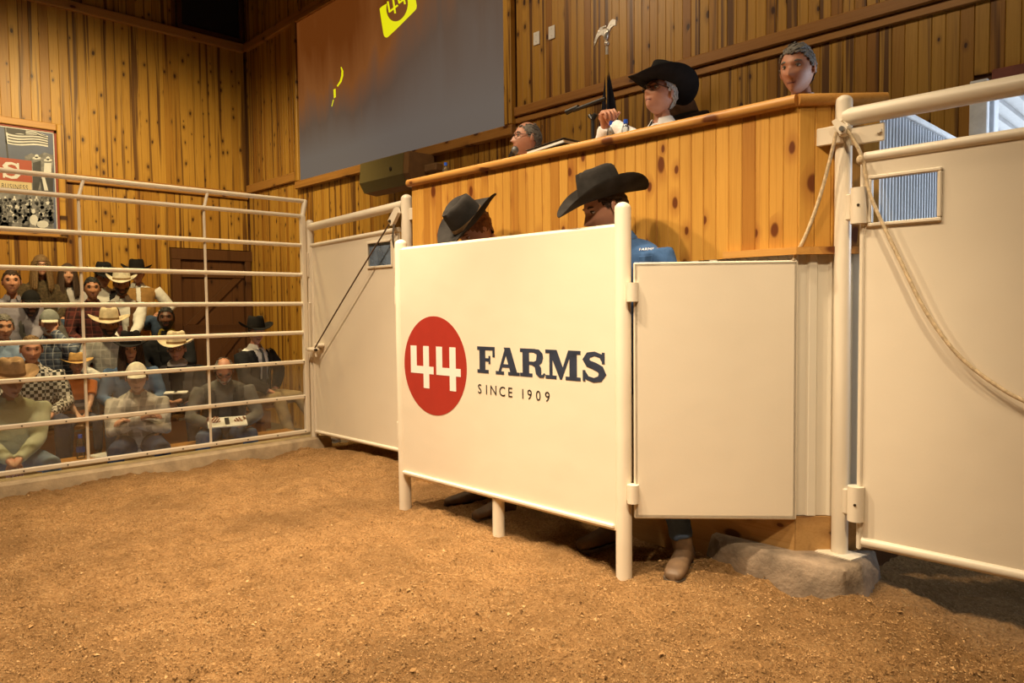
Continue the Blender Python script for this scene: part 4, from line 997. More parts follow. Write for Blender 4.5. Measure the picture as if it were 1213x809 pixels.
def ball_cap(parent, M, mat, billmat):
    mb = MB(); head_shell(mb, M, .013, lambda x, y, z: z > .040 or (x < -.02 and z > .02))
    h = mb.build('ball_cap', mat, parent, 60, world=False)
    b = MB(); up = []; lo = []
    vs = []; n = 14
    for t_ in (0, .5, 1):
        for k in range(n+1):
            a = -1.05+2.1*k/n; x = (.088+.075*t_*math.cos(a*.9))*math.cos(a*.75)+.012; y = .078*math.sin(a)*(1+.02*t_)
            vs.append(M @ Vector((x, y, .045-.014*t_-.10*y*y/.08)))
    m_ = len(vs); vs += [p-M.to_3x3() @ Vector((0, 0, .004)) for p in vs]
    fs = []
    for r in range(2):
        for k in range(n):
            i = r*(n+1)+k; fs += [(i, i+1, i+n+2, i+n+1), (m_+i, m_+i+n+1, m_+i+n+2, m_+i+1)]
    for k in range(n): i = 2*(n+1)+k; fs.append((i, i+1, m_+i+1, m_+i))
    b.add(vs, fs); b.build('bill', billmat, h, 60, world=False)
    return h

def person(label, loc, rz, sit=True, seat=.42, lean=.08, twist=0.0, yaw=0, pitch=0, roll=0, sp=1.0, sc=1.0, hands=None, hint=None, hd=None, curl=.55, sw=.185, g=1.0, spread=.08, ank=-.06, knees=None, feet=None,
           skin=None, top=None, short=False, vest=None, jacket=None, openw=.055, trousers=None, shoes=None, hair=('short', None), beard=None, hat=None, glasses=False, tie=None, scarf=None, neckup=.0, mouth=0, group=None, hatfit=None, toe=.2, ft=None, headpx=None):
    root = thing('person', label, 'person', loc, rz, group); root.scale = (sc, sc, sc)
    skin = skin or SKIN; trousers = trousers or DENIM; shoes = shoes or DKLEATHER; top = top or WHITEC
    P0 = Vector((0, 0, seat+.09)) if sit else Vector((0, 0, .96))
    Mt = Matrix.Translation(P0) @ Matrix.Rotation(twist, 4, 'Z') @ Matrix.Rotation(lean, 4, 'Y')
    RB = [(-.12, .085, .125, 0), (-.06, .115, .165, 0), (0, .118, .168, 0), (.10, .108*g, .150*g, .008), (.20, .108*g, .150*g, .010), (.30, .114*(g*.5+.5), .163, .006), (.38, .108, sw*.97, 0), (.43, .094, sw*.95, -.004), (.470, .076, sw*.70, -.008), (.500, .060, .075, -.004), (.53, .052, .056, .002), (.585, .050, .052, .010)]
    def torso(mb, inf, z0, z1, k=1.0):
        R = []
        for (z, a, b, xo) in RB:
            if z0-1e-6 <= z <= z1+1e-6: R.append(ering(Mt, z*sp, a*k+inf, b*k+inf, xo))
        mb.loft(R)
    neck = Mt @ Vector((.008, 0, .575*sp))
    Mr = Matrix.Rotation(yaw+twist, 4, 'Z') @ Matrix.Rotation(pitch, 4, 'Y') @ Matrix.Rotation(roll, 4, 'X')
    hc = neck+Mr.to_3x3() @ Vector((.024, 0, .082)); Mh = Matrix.Translation(hc) @ Mr
    # limbs
    SH = {s: Mt @ Vector((-.004, (1 if s == 'L' else -1)*sw, .425*sp)) for s in 'LR'}
    AR = {}
    for s in 'LR':
        sg = 1 if s == 'L' else -1
        T = Vector(hands[s]) if hands and s in hands else (Vector((.34, sg*.10, P0.z+.06)) if sit else Vector((.05, sg*.27, .80)))
        hn = Vector(hint[s]) if hint and s in hint else Vector((-.5, sg*.9, -.55))
        E_, T = ik(SH[s], T, .285, .255, hn); AR[s] = (SH[s], E_, T)
    HP = {s: Mt @ Vector((0, (1 if s == 'L' else -1)*.088, -.02)) for s in 'LR'}
    KN, AN = {}, {}
    for s in 'LR':
        sg = 1 if s == 'L' else -1
        if sit:
            KN[s] = Vector(knees[s]) if knees else Vector((.42, sg*(.09+spread), .505)); AN[s] = Vector(feet[s]) if feet else Vector((KN[s].x+ank, sg*(.09+spread*1.05), .095))
        else:
            AN[s] = Vector(feet[s]) if feet else Vector((-.01, sg*.11, .095)); KN[s] = (HP[s]+AN[s])*.5+Vector((.03, 0, .01))
    FT = {s: (Vector(ft[s]).normalized() if ft else Vector((math.cos(toe), (1 if s == 'L' else -1)*math.sin(toe), 0))) for s in 'LR'}
    def arm(mb, s, inf, end=1.0, n=12):
        S, E_, T = AR[s]; d1 = E_-S; d2 = (T-E_)
        pts = [S-d1.normalized()*.01, S+d1*.25, S+d1*.6, E_, E_+d2*.3, E_+d2*.65, E_+d2]; rad = [.058, .058, .052, .043, .044, .037, .029]
        if end < 1: # short sleeve
            pts = pts[:3]+[S+d1*.75]; rad = rad[:3]+[.056]
        mb.tube(pts, [r*(g*.35+.65)+inf for r in rad], n)
    def leg(mb, s, inf, down=1.0, n=14):
        H, K, A_ = HP[s], KN[s], AN[s]; d1 = K-H; d2 = A_-K
        mb.tube([H, H+d1*.3, H+d1*.7, K, K+d2*.25, K+d2*.6, K+d2*down], [.092+inf, .088+inf, .070+inf, .060+inf, .058+inf, .050+inf, .044+inf*1.3], n)
    # body: one continuous surface, then hands and head grown on it
    mb = MB(); torso(mb, -.004, -.2, .6, .96)
    for s in 'LR': arm(mb, s, -.002); leg(mb, s, -.004)
    V, F = remeshed(mb, .020, 3)
    b = MB(); b.add(V, F)
    for s in 'LR':
        S, E_, T = AR[s]; d = (T-E_).normalized(); nr = Vector((0, 0, -1))
        if hd and s in hd: d, nr = Vector(hd[s][0]), Vector(hd[s][1])
        if abs(d.normalized().dot(nr.normalized())) > .95: nr = Vector((-.8, 0, -.3))
        hand(b, T, d, nr, s, curl)
    G = head_grid(0, True); vs = [Mh @ p for r in G for p in r]; base = len(b.v); b.v += vs
    for i in range(NV-2):
        for j in range(NU):
            k = (j+1) % NU; c = (G[i][j]+G[i+1][k])/2; mi = 0
            if c.x > .06 and abs(c.y) < .021 and -.076 < c.z < -.056: mi = 1
            b.f.append((base+i*NU+j, base+i*NU+k, base+(i+1)*NU+k, base+(i+1)*NU+j)); b.m.append(mi)
    tt = len(b.v); b.v += [Mh @ Vector((0, 0, .12)), Mh @ head_p(PI, 0)]
    for j in range(NU):
        k = (j+1) % NU; b.f.append((tt, base+k, base+j)); b.m.append(0); b.f.append((tt+1, base+(NV-2)*NU+j, base+(NV-2)*NU+k)); b.m.append(0)
    for sg in (1, -1):
        b.ell(0, (.0125, .0125, .0062), 10, 8, 2, Mh @ Matrix.Translation((.0755, sg*.032, .010)))
        b.tube([Mh @ Vector((.0865, sg*.020, .014)), Mh @ Vector((.0895, sg*.032, .0175)), Mh @ Vector((.080, sg*.045, .014))], [.002, .0036, .002], 6, 3)
        b.ell(0, (.0045, .0052, .0054), 8, 6, 3, Mh @ Matrix.Translation((.0862, sg*.032, .010)))
        b.tube([Mh @ Vector((.092, sg*.014, .031)), Mh @ Vector((.0905, sg*.032, .036)), Mh @ Vector((.078, sg*.052, .031))], [.0042, .0052, .0025], 6, 3)
        b.ell(0, (.019, .008, .032), 10, 8, 0, Mh @ Matrix.Translation((-.006, sg*.079, -.004)) @ Matrix.Rotation(sg*.35, 4, 'Z') @ Matrix.Rotation(-.15, 4, 'Y'))
    tm_ = math.acos(-.0655/.12); b.tube([Mh @ (head_p(tm_, a_)+Vector((.0012, 0, 0))) for a_ in (-.36, -.18, 0, .18, .36)], [.001, .0022, .0024, .0022, .001], 6, 4)
    hm = hair[1] or H_BROWN
    b.build('body', [skin, LIPS, EYEW, hm if hm not in (H_WHITE,) else H_GREY, MOUTH], root, 70, world=False)
    # clothes
    seed = (loc[0]*3.1+loc[1]*7.7)
    mb = MB(); torso(mb, .010, -.125, .50, 1.0)
    for s in 'LR': arm(mb, s, .012, .5 if short else 1.0)
    V, F = remeshed(mb, .0155, 4, .006, seed); cm = MB(); cm.add(V, F)
    # collar
    R0, R1, R2 = [], [], []
    n = 24
    for k in range(n+1):
        t_ = .42+(2*PI-.84)*k/n; c, s_ = math.cos(t_), math.sin(t_)
        R0.append(Mt @ Vector((.004+.060*c, .062*s_, .493*sp))); R1.append(Mt @ Vector((.006+.061*c, .061*s_, .535*sp-.014*max(0, c)))); R2.append(Mt @ Vector((.008+.086*c, .084*s_, .498*sp-.022*max(0, c))))
    cm.add(R0+R1+R2, [(i, i+1, n+1+i+1, n+1+i) for i in range(n)]+[(n+1+i, n+1+i+1, 2*n+2+i+1, 2*n+2+i) for i in range(n)])
    cm.build('shirt', top, root, 70, world=False)
    mb = MB(); torso(mb, .008, -.12, .0, 1.0)
    for s in 'LR': leg(mb, s, .008, .92)
    V, F = remeshed(mb, .0165, 4, .006, seed+3); MB().add(V, F).build('trousers', trousers, root, 70, world=False)
    for s in 'LR':
        A_, fd = AN[s], FT[s]; sd_ = Vector((-fd.y, fd.x, 0)); gz = A_.z-.095
        if abs(fd.z) > 1e-3: sd_ = Vector((0, 1, 0)).cross(fd) if False else Vector((-fd.y, fd.x, 0)).normalized()
        mb = MB(); rings = []
        for (t_, w_, h_) in ((-.075, .020, .050), (-.065, .034, .085), (-.03, .037, .100), (.02, .038, .094), (.07, .042, .072), (.12, .046, .056), (.165, .043, .046), (.19, .034, .036), (.198, .020, .026)):
            r = []
            for k in range(14):
                a = 2*PI*k/14; y_ = w_*math.copysign(abs(math.cos(a))**.8, math.cos(a)); z_ = h_/2+h_/2*math.copysign(abs(math.sin(a))**.75, math.sin(a))
                r.append(Vector((A_.x, A_.y, gz+.012))+fd*t_+sd_*y_+Vector((0, 0, z_)))
            rings.append(r)
        mb.loft(rings)
        up = (KN[s]-A_).normalized(); mb.tube([Vector((A_.x, A_.y, gz+.06)), A_+up*.04, A_+up*.13], [.040, .045, .050], 14)
        sh = mb.build('boot', shoes, root, 60, world=False)
        so = MB(); ol = [Vector((A_.x, A_.y, gz))+fd*t_+sd_*w_ for t_, w_ in ((-.078, -.018), (-.05, -.036), (.02, -.036), (.11, -.049), (.165, -.046), (.20, -.024), (.20, .024), (.165, .046), (.11, .049), (.02, .036), (-.05, .036), (-.078, .018))]
        so.loft([ol, [p+Vector((0, 0, .016)) for p in ol]]); so.build('sole', SOLE, sh, world=False)
    # outer layer, open at the front
    if vest or jacket:
        mb = MB(); torso(mb, .024, -.125, .475, 1.0)
        if jacket:
            for s in 'LR': arm(mb, s, .022)
        else:
            for s in 'LR':
                S, E_, T = AR[s]; mb.tube([S, S+(E_-S)*.06], .070, 12)
        V, F = remeshed(mb, .0165, 4, .006, seed+9); Mi = Mt.inverted(); keep = []
        for f in F:
            c = Mi @ (sum((V[i] for i in f), Vector())/len(f)); z = c.z/sp
            w_ = openw*(.55+1.15*cl((z-.05)/.45))
            if c.x > 0 and abs(c.y) < w_ and c.x < .19: continue
            if jacket is None and z > .30 and abs(c.y) > sw+.045: continue
            keep.append(f)
        om = MB(); om.add(V, keep)
        o = om.mesh('outer', 70); o2 = link('jacket' if jacket else 'vest', o, jacket or vest, root)
        so = o2.modifiers.new('thick', 'SOLIDIFY'); so.thickness = .006; so.offset = -1
    if tie:
        mb = MB(); R = []
        for (z, w_, xo) in ((.485, .016, .068), (.465, .020, .092), (.44, .015, .110), (.30, .030, .138), (.14, .040, .130*g), (.08, .004, .128*g)):
            R.append([Mt @ Vector((xo+dx, dy, z*sp)) for dx, dy in ((0, -w_), (.008, 0), (0, w_), (-.006, 0))])
        mb.loft(R).build('tie', tie, root, world=False)
    if scarf:
        mb = MB(); mb.loft([ering(Mt, z*sp, a, b_, .01, 18) for z, a, b_ in ((.47, .10, .10), (.50, .094, .092), (.53, .078, .076), (.545, .062, .060))]); mb.build('scarf', scarf, root, 60, world=False)
    # hair
    st_ = hair[0]; hb = MB()
    if st_ in ('short', 'long', 'curly'):
        low = {'short': 0, 'long': -.02, 'curly': -.02}[st_]
        head_shell(hb, Mh, .005 if st_ == 'short' else .013, lambda x, y, z: z > hairline(x, st_)+low and not (x > .02 and z < .02 and st_ != 'short' and abs(y) < .05), .005 if st_ != 'curly' else .014, seed)
    elif st_ == 'thin': head_shell(hb, Mh, .006, lambda x, y, z: z > hairline(x, st_) and not (z > .075 and x > -.045 and abs(y) < .05), .003, seed)
    elif st_ == 'fringe': head_shell(hb, Mh, .004, lambda x, y, z: z > hairline(x, st_)-.005, .001, seed)
    if st_ in ('short', 'curly', 'thin'):
        rt = random.Random(int(abs(seed)*77)+1)
        for k in range(260 if st_ != 'curly' else 200):
            th = math.acos(rt.uniform(-.45, .98)); ph = rt.uniform(0, 2*PI); p = head_p(th, ph, False)
            if not (p.z > hairline(p.x, st_)-.004) or (st_ == 'thin' and p.z > .080 and p.x > -.035 and abs(p.y) < .045): continue
            n_ = Vector((p.x/.099**2, p.y/.077**2, p.z/.12**2)).normalized(); fl = Vector((-.8, .35*math.copysign(1, p.y), -.5 if p.z < .05 else -.1)); fl = (fl-n_*fl.dot(n_)).normalized()
            ln_ = rt.uniform(.02, .034); a = p+n_*.003-fl*.006; c_ = rt.uniform(.3, 1.2) if st_ == 'curly' else rt.uniform(.1, .5)
            hb.tube([Mh @ a, Mh @ (a+fl*ln_*.5+n_*.009*c_), Mh @ (a+fl*ln_+n_*.004*c_)], [.0062, .0056, .0012], 5)
    if st_ == 'long':
        rl = random.Random(int(abs(seed)*100))
        for k in range(26):
            a = .60+(2*PI-1.2)*k/25; c, s_ = math.cos(a), math.sin(a)
            p0 = Mh @ Vector((.075*c, .078*s_, .05)); p1 = Mh @ Vector((.088*c-.005, .090*s_, -.04)); p2 = Mh @ Vector((.085*c, .100*s_, -.13)); p3 = Vector((p2.x+.03*c+rl.uniform(-.01, .01), p2.y+.012*s_, p2.z-.10-rl.uniform(0, .06)))
            hb.tube([p0, p1, p2, p3, p3+Vector((.0, 0, -.04))], [.016, .019, .019, .014, .004], 7)
    if hb.f: hb.build('hair', hm, root, 80, world=False)
    if beard:
        mb = MB(); head_shell(mb, Mh, .0075, lambda x, y, z: z < -.030 and x > -.012 and not (x > .05 and abs(y) < .024 and -.082 < z < -.052) and not (z > -.045 and x > .045 and abs(y) < .030) and (z > -.116), .004, seed)
        mb.tube([Mh @ Vector((.100, -.030, -.058)), Mh @ Vector((.112, -.012, -.049)), Mh @ Vector((.112, .012, -.049)), Mh @ Vector((.100, .030, -.058))], [.004, .006, .006, .004], 6)
        mb.build('beard', beard, root, 80, world=False)
    if glasses:
        mb = MB()
        for sg in (1, -1):
            c = Vector((.104, sg*.033, .009)); pts = [Mh @ (c+Vector((-.010*abs(math.cos(a))*(1 if sg*math.cos(a) > 0 else .0), .026*math.cos(a), .019*math.sin(a)))) for a in [2*PI*k/16 for k in range(17)]]
            mb.tube(pts, .0022, 6); mb.tube([Mh @ Vector((.095, sg*.060, .014)), Mh @ Vector((.03, sg*.080, .014)), Mh @ Vector((-.02, sg*.083, .008))], .0022, 6)
        mb.tube([Mh @ Vector((.106, -.009, .013)), Mh @ Vector((.109, 0, .015)), Mh @ Vector((.106, .009, .013))], .002, 6)
        mb.build('glasses', FRAME, root, 60, world=False)
    if hat:
        kind = hat[0]
        hf = hatfit or {}
        if kind == 'cowboy':
            Mhat = Mh @ Matrix.Translation((-.003, 0, .052)) @ Matrix.Rotation(hf.get('tilt', -.06), 4, 'Y')
            cowboy_hat(root, Mhat, hat[1], hat[2], hf.get('brim', .10), hf.get('curl', .06), hf.get('crown', .125), front=hf.get('front', .02), size=hf.get('size', 1.0))
        else: ball_cap(root, Mh, hat[1], hat[2])
    if headpx and sit:
        u_, v_, yp = headpx; want = ony(u_, v_, yp); off = Matrix.Rotation(rz, 4, 'Z') @ (hc*sc); root.location = want-off
    elif headpx:
        u_, v_, yp = headpx; want = ony(u_, v_, yp); wr = Matrix.Translation(root.location) @ Matrix.Rotation(rz, 4, 'Z') @ Matrix.Scale(sc, 4) @ hc
        k = (want.z-loc[2])/(wr.z-loc[2]); root.scale = (sc*k,)*3
        off = Matrix.Rotation(rz, 4, 'Z') @ (hc*sc*k); root.location = (want.x-off.x, want.y-off.y, loc[2])
    return root, Mh, Mt, AR

# ---------------------------------------------------------------- the crowd in the stands
PL_BLUE = plaid('blue plaid', (.13, .16, .22), (.05, .06, .10), (.40, .42, .46), 16); PL_WHITE = plaid('white grey plaid', (.52, .50, .47), (.36, .35, .34), (.62, .60, .57), 11); PL_RED = plaid('maroon plaid', (.09, .022, .020), (.02, .012, .014), (.16, .05, .04), 12)
PL_GREY = plaid('pale flannel plaid', (.60, .56, .50), (.24, .22, .20), (.56, .52, .47), 9)
CHK = checker('black white check', (.55, .52, .48), (.02, .02, .02), 34)
LAV = cloth('lavender shirt', (.26, .24, .30), .1); GREENS = cloth('pale green shirt', (.50, .52, .35), .08); LTBLUE = cloth('light blue shirt', (.26, .36, .55), .1); GREYSW = cloth('light grey sweater', (.40, .37, .38), .1); TANV = cloth('tan canvas vest', (.30, .165, .055)); BROWNV = cloth('brown leather vest', (.11, .048, .022)); FUR = plain('brown fur collar top', (.085, .055, .025), .9, var=.6, scale=40, bs_=.8, bd=.02)
KIDTEE = stripes('striped tee', [(.025, .025, .035), (.55, .16, .03), (.025, .025, .035), (.30, .29, .30), (.02, .03, .07), (.55, .16, .03), (.55, .16, .03)], .56, .34)
FLORAL = plaid('black scarf with yellow', (.015, .015, .015), (.30, .20, .02), (.40, .3, .05), 9, .4); TIE = cloth('grey tie', (.07, .075, .085)); DENIMSHIRT = cloth('denim shirt', (.10, .16, .28), .2)

def crowd(label, u, vtop, row, **kw):
    x = ROWX[row]+kw.pop('dx', 0); p = onx(u, vtop+12, x+.05); floor_z = ROWS[row]-kw.get('seat', .42)*kw.get('sc', 1.0)
    zt = onx(u, vtop, x+.05).z; lean = kw.get('lean', .08); sc = kw.get('sc', 1.0)
    need = (zt-ROWS[row])/sc
    sp = cl((need-.09-.20)/(.575*math.cos(lean)), .78, 1.12)
    kw['sp'] = sp
    return person(label, (x, p.y, floor_z), kw.pop('rz', -.25), group='seated crowd behind the ring fence', **kw)

HL = lambda x=.34, y=.06, z=.55: {'L': (x, y, z), 'R': (x, -y, z)}
# front row
crowd('man in pale green shirt and tan cowboy hat with clasped hands in the front row', 12, 430, 0, rz=-.15, lean=.20, pitch=.25, yaw=.25, skin=SKIN_R, top=GREENS, trousers=DENIM_L, hat=('cowboy', F_TAN, BAND_T), hair=('short', H_GREY), g=1.15, sw=.20, hands=HL(.42, .03, .56), spread=.14, shoes=LEATHER)
crowd('person in pale flannel shirt and white cap with folded arms', 164, 429, 0, lean=.14, pitch=.15, rz=-.3, top=PL_GREY, trousers=DENIM_D, hat=('cap', F_WHITECAP, F_WHITECAP), hair=('short', H_BROWN), skin=SKIN, hands={'L': (.23, -.03, .71), 'R': (.25, .03, .74)}, hint={'L': (0, .8, -.6), 'R': (0, -.8, -.6)}, sw=.18)
rd = crowd('balding bearded man in charcoal vest reading a catalogue in the front row', 266, 417.5, 0, lean=.30, pitch=.65, rz=-.35, dx=-.12, top=GREYW, vest=CHARC, trousers=DENIM, hair=('thin', H_GREY), beard=H_WHITE, glasses=True, skin=SKIN_R, hands={'L': (.42, .14, .60), 'R': (.42, -.14, .62)}, sw=.20, g=1.15, spread=.11, hd={'L': ((.9, -.25, .1), (0, -.6, .8)), 'R': ((.9, .25, .1), (0, .6, .8))})
# second row
crowd('person in black and white checked shirt with short grey hair', 37, 397, 1, lean=.1, pitch=.12, rz=-.1, top=CHK, hair=('short', H_BLOND), skin=SKIN_R, g=1.1, trousers=DENIM_D)
crowd('small boy in straw hat and orange striped tee on the second bench', 92, 422, 1, sc=.66, lean=.05, pitch=.05, rz=-.1, top=KIDTEE, short=True, hat=('cowboy', F_STRAW, BAND_T), hatfit={'size': 1.08, 'brim': .12, 'curl': .05}, hair=('short', H_BLOND), skin=SKIN_P, trousers=DENIM, hands=HL(.40, .03, .56), curl=.8, seat=.46)
crowd('smiling woman in black cowboy hat and denim shirt with long brown hair', 157, 398, 1, rz=-.3, top=DENIMSHIRT, hair=('long', H_BROWN), hat=('cowboy', F_BLACK, BAND_D), skin=SKIN, sw=.165, pitch=.1, trousers=DENIM)
crowd('man in cream cowboy hat and glasses with grey vest over black shirt', 213, 398, 1, rz=-.5, top=BLACKC, vest=GREYW, scarf=GREYSW, hat=('cowboy', F_CREAM, BAND_T), glasses=True, hair=('short', H_GREY), skin=SKIN_R, pitch=.12, trousers=DENIM_D, hands=HL(.36, .06, .58))
er, eMh, eMt, eAR = crowd('man in black cowboy hat, black jacket and grey tie, hand on hip', 303, 380, 1, rz=.35, lean=.02, top=WHITEC, jacket=BLACKC, openw=.055, tie=TIE, hat=('cowboy', F_BLACK, BAND_D), hair=('short', H_GREY), skin=SKIN_R, yaw=-.5, pitch=.1, trousers=KHAKI, shoes=LEATHER, hands={'L': (.06, .24, .58), 'R': (.30, -.12, .60)}, hint={'L': (-.3, 1, .1), 'R': (-.3, -.9, -.4)}, knees={'L': (.40, .22, .50), 'R': (.40, -.08, .52)}, feet={'L': (.62, .34, .095), 'R': (.55, -.06, .095)})
# third row
crowd('man in light blue shirt at the end of the third bench', 3, 372, 2, rz=0, top=LTBLUE, hair=('short', H_GREY), skin=SKIN, trousers=DENIM, pitch=.1)
crowd('bearded man in grey cap and blue plaid shirt holding hand to face', 60, 367, 2, lean=.12, pitch=.15, rz=-.2, top=PL_BLUE, hat=('cap', F_GREYCAP, F_WHITECAP), beard=H_WHITE, hair=('short', H_GREY), skin=SKIN_R, g=1.1, hands={'L': (.24, .03, 1.03), 'R': (.32, -.10, .60)}, hint={'L': (.3, .6, -1), 'R': (-.5, -.9, -.5)}, hd={'L': ((-.35, -.35, .8), (-.8, 0, -.3))})
crowd('bearded man in cream cowboy hat and white plaid shirt', 131, 370, 2, rz=-.25, top=PL_WHITE, hat=('cowboy', F_CREAM, BAND_T), hatfit={'brim': .115, 'curl': .05}, beard=H_BROWN, hair=('short', H_BROWN), skin=SKIN_T, pitch=.15, trousers=DENIM)
crowd('man with short black hair in black jacket and yellow patterned scarf', 200, 364, 2, rz=-.5, yaw=.1, top=BLACKC, jacket=BLACKC, scarf=FLORAL, hair=('short', H_BLACK), beard=H_BLACK, skin=SKIN_D, trousers=DENIM_D)
# fourth row
crowd('man in black cap and grey cardigan over light shirt', 36, 344, 3, rz=-.1, lean=.25, pitch=.2, top=LAV, jacket=GREYW, hat=('cap', F_BLACK, F_BLACK), hair=('short', H_BROWN), beard=H_BROWN, skin=SKIN)
crowd('dark haired man in lavender shirt on the fourth bench', 13, 311, 3, rz=0, top=LAV, hair=('short', H_BROWN), skin=SKIN_R, g=1.2, sw=.205, yaw=-.15)
crowd('young man with black hair and moustache in maroon plaid shirt', 110, 328.5, 3, rz=-.2, lean=.12, top=PL_RED, hair=('short', H_BLACK), skin=SKIN_T, pitch=.1)
crowd('bearded man in white cowboy hat and brown leather vest', 146, 319, 3, rz=-.3, top=WHITEC, vest=BROWNV, openw=.05, hat=('cowboy', F_WHITECAP, BAND_T), hatfit={'brim': .085}, beard=H_BROWN, hair=('short', H_BROWN), skin=SKIN_T, pitch=.2, hands=HL(.38, .06, .60))
# back row
crowd('woman with long dark blond hair and brown fur top on the back bench', 49, 303, 4, rz=-.1, top=FUR, hair=('long', H_BLOND), skin=SKIN, sw=.165, glasses=True)
crowd('woman with long brown hair in light grey sweater', 81, 313, 4, rz=-.15, top=GREYSW, hair=('long', H_BROWN), skin=SKIN, sw=.165)
crowd('man in black cowboy hat and black jacket over white shirt', 121, 315, 4, rz=-.2, top=WHITEC, jacket=BLACKC, hat=('cowboy', F_BLACK, BAND_D), hair=('short', H_BLACK), skin=SKIN_T, pitch=.35, yaw=.3)
crowd('man in black cowboy hat and tan canvas vest over white shirt', 164, 312, 4, rz=-.25, top=WHITEC, vest=TANV, openw=.02, hat=('cowboy', F_BLACK, BAND_D), hair=('short', H_BROWN), skin=SKIN_R, g=1.15, sw=.20, yaw=-.2, pitch=.1, hands={'L': (.22, .24, .62), 'R': (.22, -.24, .62)})

# ---------------------------------------------------------------- the two men behind the shield
CHAMBRAY = cloth('blue chambray', (.055, .125, .29), .18)
IN = {'L': ((.25, -1, .1), (-.4, 0, -1)), 'R': ((.25, 1, .1), (-.4, 0, -1))}
rM2, h2, t2, a2 = person('man in worn black cowboy hat and blue shirt behind the right end of the shield', (-2.06, 2.98, -.01), -PI/2-.12, sit=False, lean=.15, yaw=-.38, pitch=.42, twist=0, skin=SKIN_R, top=CHAMBRAY, trousers=DENIM, shoes=LEATHER, hat=('cowboy', F_CHAR, BAND_D), hatfit={'brim': .115, 'curl': .075, 'crown': .14, 'tilt': -.12, 'front': .03}, hair=('short', H_BROWN), sw=.21,
    hands={'L': (.20, .10, 1.05), 'R': (.18, -.10, 1.07)}, hd=IN, feet={'L': (.03, .33, .095), 'R': (.04, -.10, .095)}, ft={'L': (.9, .42, 0), 'R': (.98, -.1, 0)}, curl=.7, headpx=(718, 247, 2.83))
rM1, h1, t1_, a1 = person('man in dusty black cowboy hat with red brown hair behind the shield', (-3.20, 2.98, -.01), -PI/2-.30, sit=False, lean=.06, yaw=.10, pitch=.90, roll=.0, skin=SKIN_R, top=DENIMSHIRT, trousers=DENIM_D, shoes=LEATHER, hat=('cowboy', F_CHAR, BAND_T), hatfit={'brim': .11, 'curl': .06, 'crown': .13, 'tilt': -.10, 'front': .02}, hair=('curly', H_RED), sw=.185,
    hands={'L': (.17, .10, 1.10), 'R': (.18, -.10, 1.12)}, hd=IN, feet={'L': (.02, .12, .095), 'R': (.05, -.14, .095)}, toe=.2, curl=.7, headpx=(562, 270, 2.87))

# ---------------------------------------------------------------- the men in the booth (seated on the raised floor behind the desk)
BF = 1.20     # booth floor
st_m = plain('stool vinyl', (.03, .025, .022), .5)
def stool(x, y, h):
    h = max(.2, h)
    t_ = thing('stool', 'round stool behind the booth desk', 'stool', (x, y, BF-.03), 0, 'stools in the booth')
    MB().cyl((x, y, BF+h-.05), (x, y, BF+h), .16, 20).build('seat', st_m, t_, 40)
    for k in range(4):
        a = PI/4+k*PI/2; MB().cyl((x+.11*math.cos(a), y+.11*math.sin(a), BF+h-.05), (x+.15*math.cos(a), y+.15*math.sin(a), BF-.03), .012, 8).build('leg', STEEL, t_, 40)
MB().box((-2.7, 4.13, BF-.03), (2.9, 1.25, .06)).build('booth_floor', DARKWOOD, bt)
TUCK = dict(knees={'L': (.30, .16, .50), 'R': (.30, -.16, .50)}, feet={'L': (.12, .15, .095), 'R': (.12, -.15, .095)})
def seated(label, u, v, y, rz, **kw):
    r = person(label, (ony(u, v, y).x, y, BF), rz, headpx=(u, v, y), **TUCK, **kw)
    stool(r[0].location.x, r[0].location.y, r[0].location.z+.42-.012-BF); return r, 0
TIEG = cloth('silver grey tie', (.20, .21, .24)); PSHIRT = cloth('crisp white shirt', (.74, .74, .75), .04)
(rP1, mP1, _, aP1), hh = seated('man with glasses speaking into a microphone at the booth desk', 625, 165, 3.80, -PI/2-.32, lean=.10, yaw=-.1, pitch=-.05, hair=('thin', H_GREY), glasses=True, skin=SKIN_R, top=PSHIRT, trousers=CHARC, hands={'R': (.32, -.10, .80), 'L': (.34, .16, .66)}, hd={'R': ((.3, .5, .8), (.6, .6, 0))}, curl=1.2)
(rP2, mP2, _, aP2), hh = seated('man in black cowboy hat, glasses and white shirt clasping his raised hands', 783, 113, 3.62, -PI/2-.14, lean=.02, yaw=.0, pitch=-.22, hair=('short', H_WHITE), glasses=True, skin=SKIN_R, top=PSHIRT, tie=TIEG, trousers=CHARC, hat=('cowboy', F_BLACK, BAND_D), hatfit={'brim': .115, 'curl': .085, 'crown': .135, 'tilt': -.02, 'front': .02}, g=1.15, sw=.20,
    hands={'L': (.30, -.11, .985), 'R': (.305, -.17, .985)}, hint={'L': (.2, .7, -1), 'R': (.2, -.7, -1)}, hd={'L': ((.28, -.35, .85), (.1, -1, -.25)), 'R': ((.28, .35, .85), (.1, 1, -.25))}, curl=1.15)
(rP3, mP3, _, aP3), hh = seated('person bending low under a brown felt hat beside the booth desk', 811, 151, 3.98, -PI/2-.5, lean=.35, pitch=.3, hair=('short', H_BROWN), skin=SKIN, top=CHARC, trousers=DENIM_D, hat=('cowboy', F_BROWN, BAND_D), hatfit={'brim': .06, 'curl': .008, 'crown': .115})
(rP4, mP4, _, aP4), hh = seated('grey haired man looking down at the right end of the booth', 945, 82, 3.60, -PI/2+.10, lean=.05, yaw=-.05, pitch=.20, hair=('short', H_GREY), skin=SKIN_R, top=PL_WHITE, trousers=DENIM, hands={'L': (.30, .18, .60), 'R': (.30, -.18, .60)})

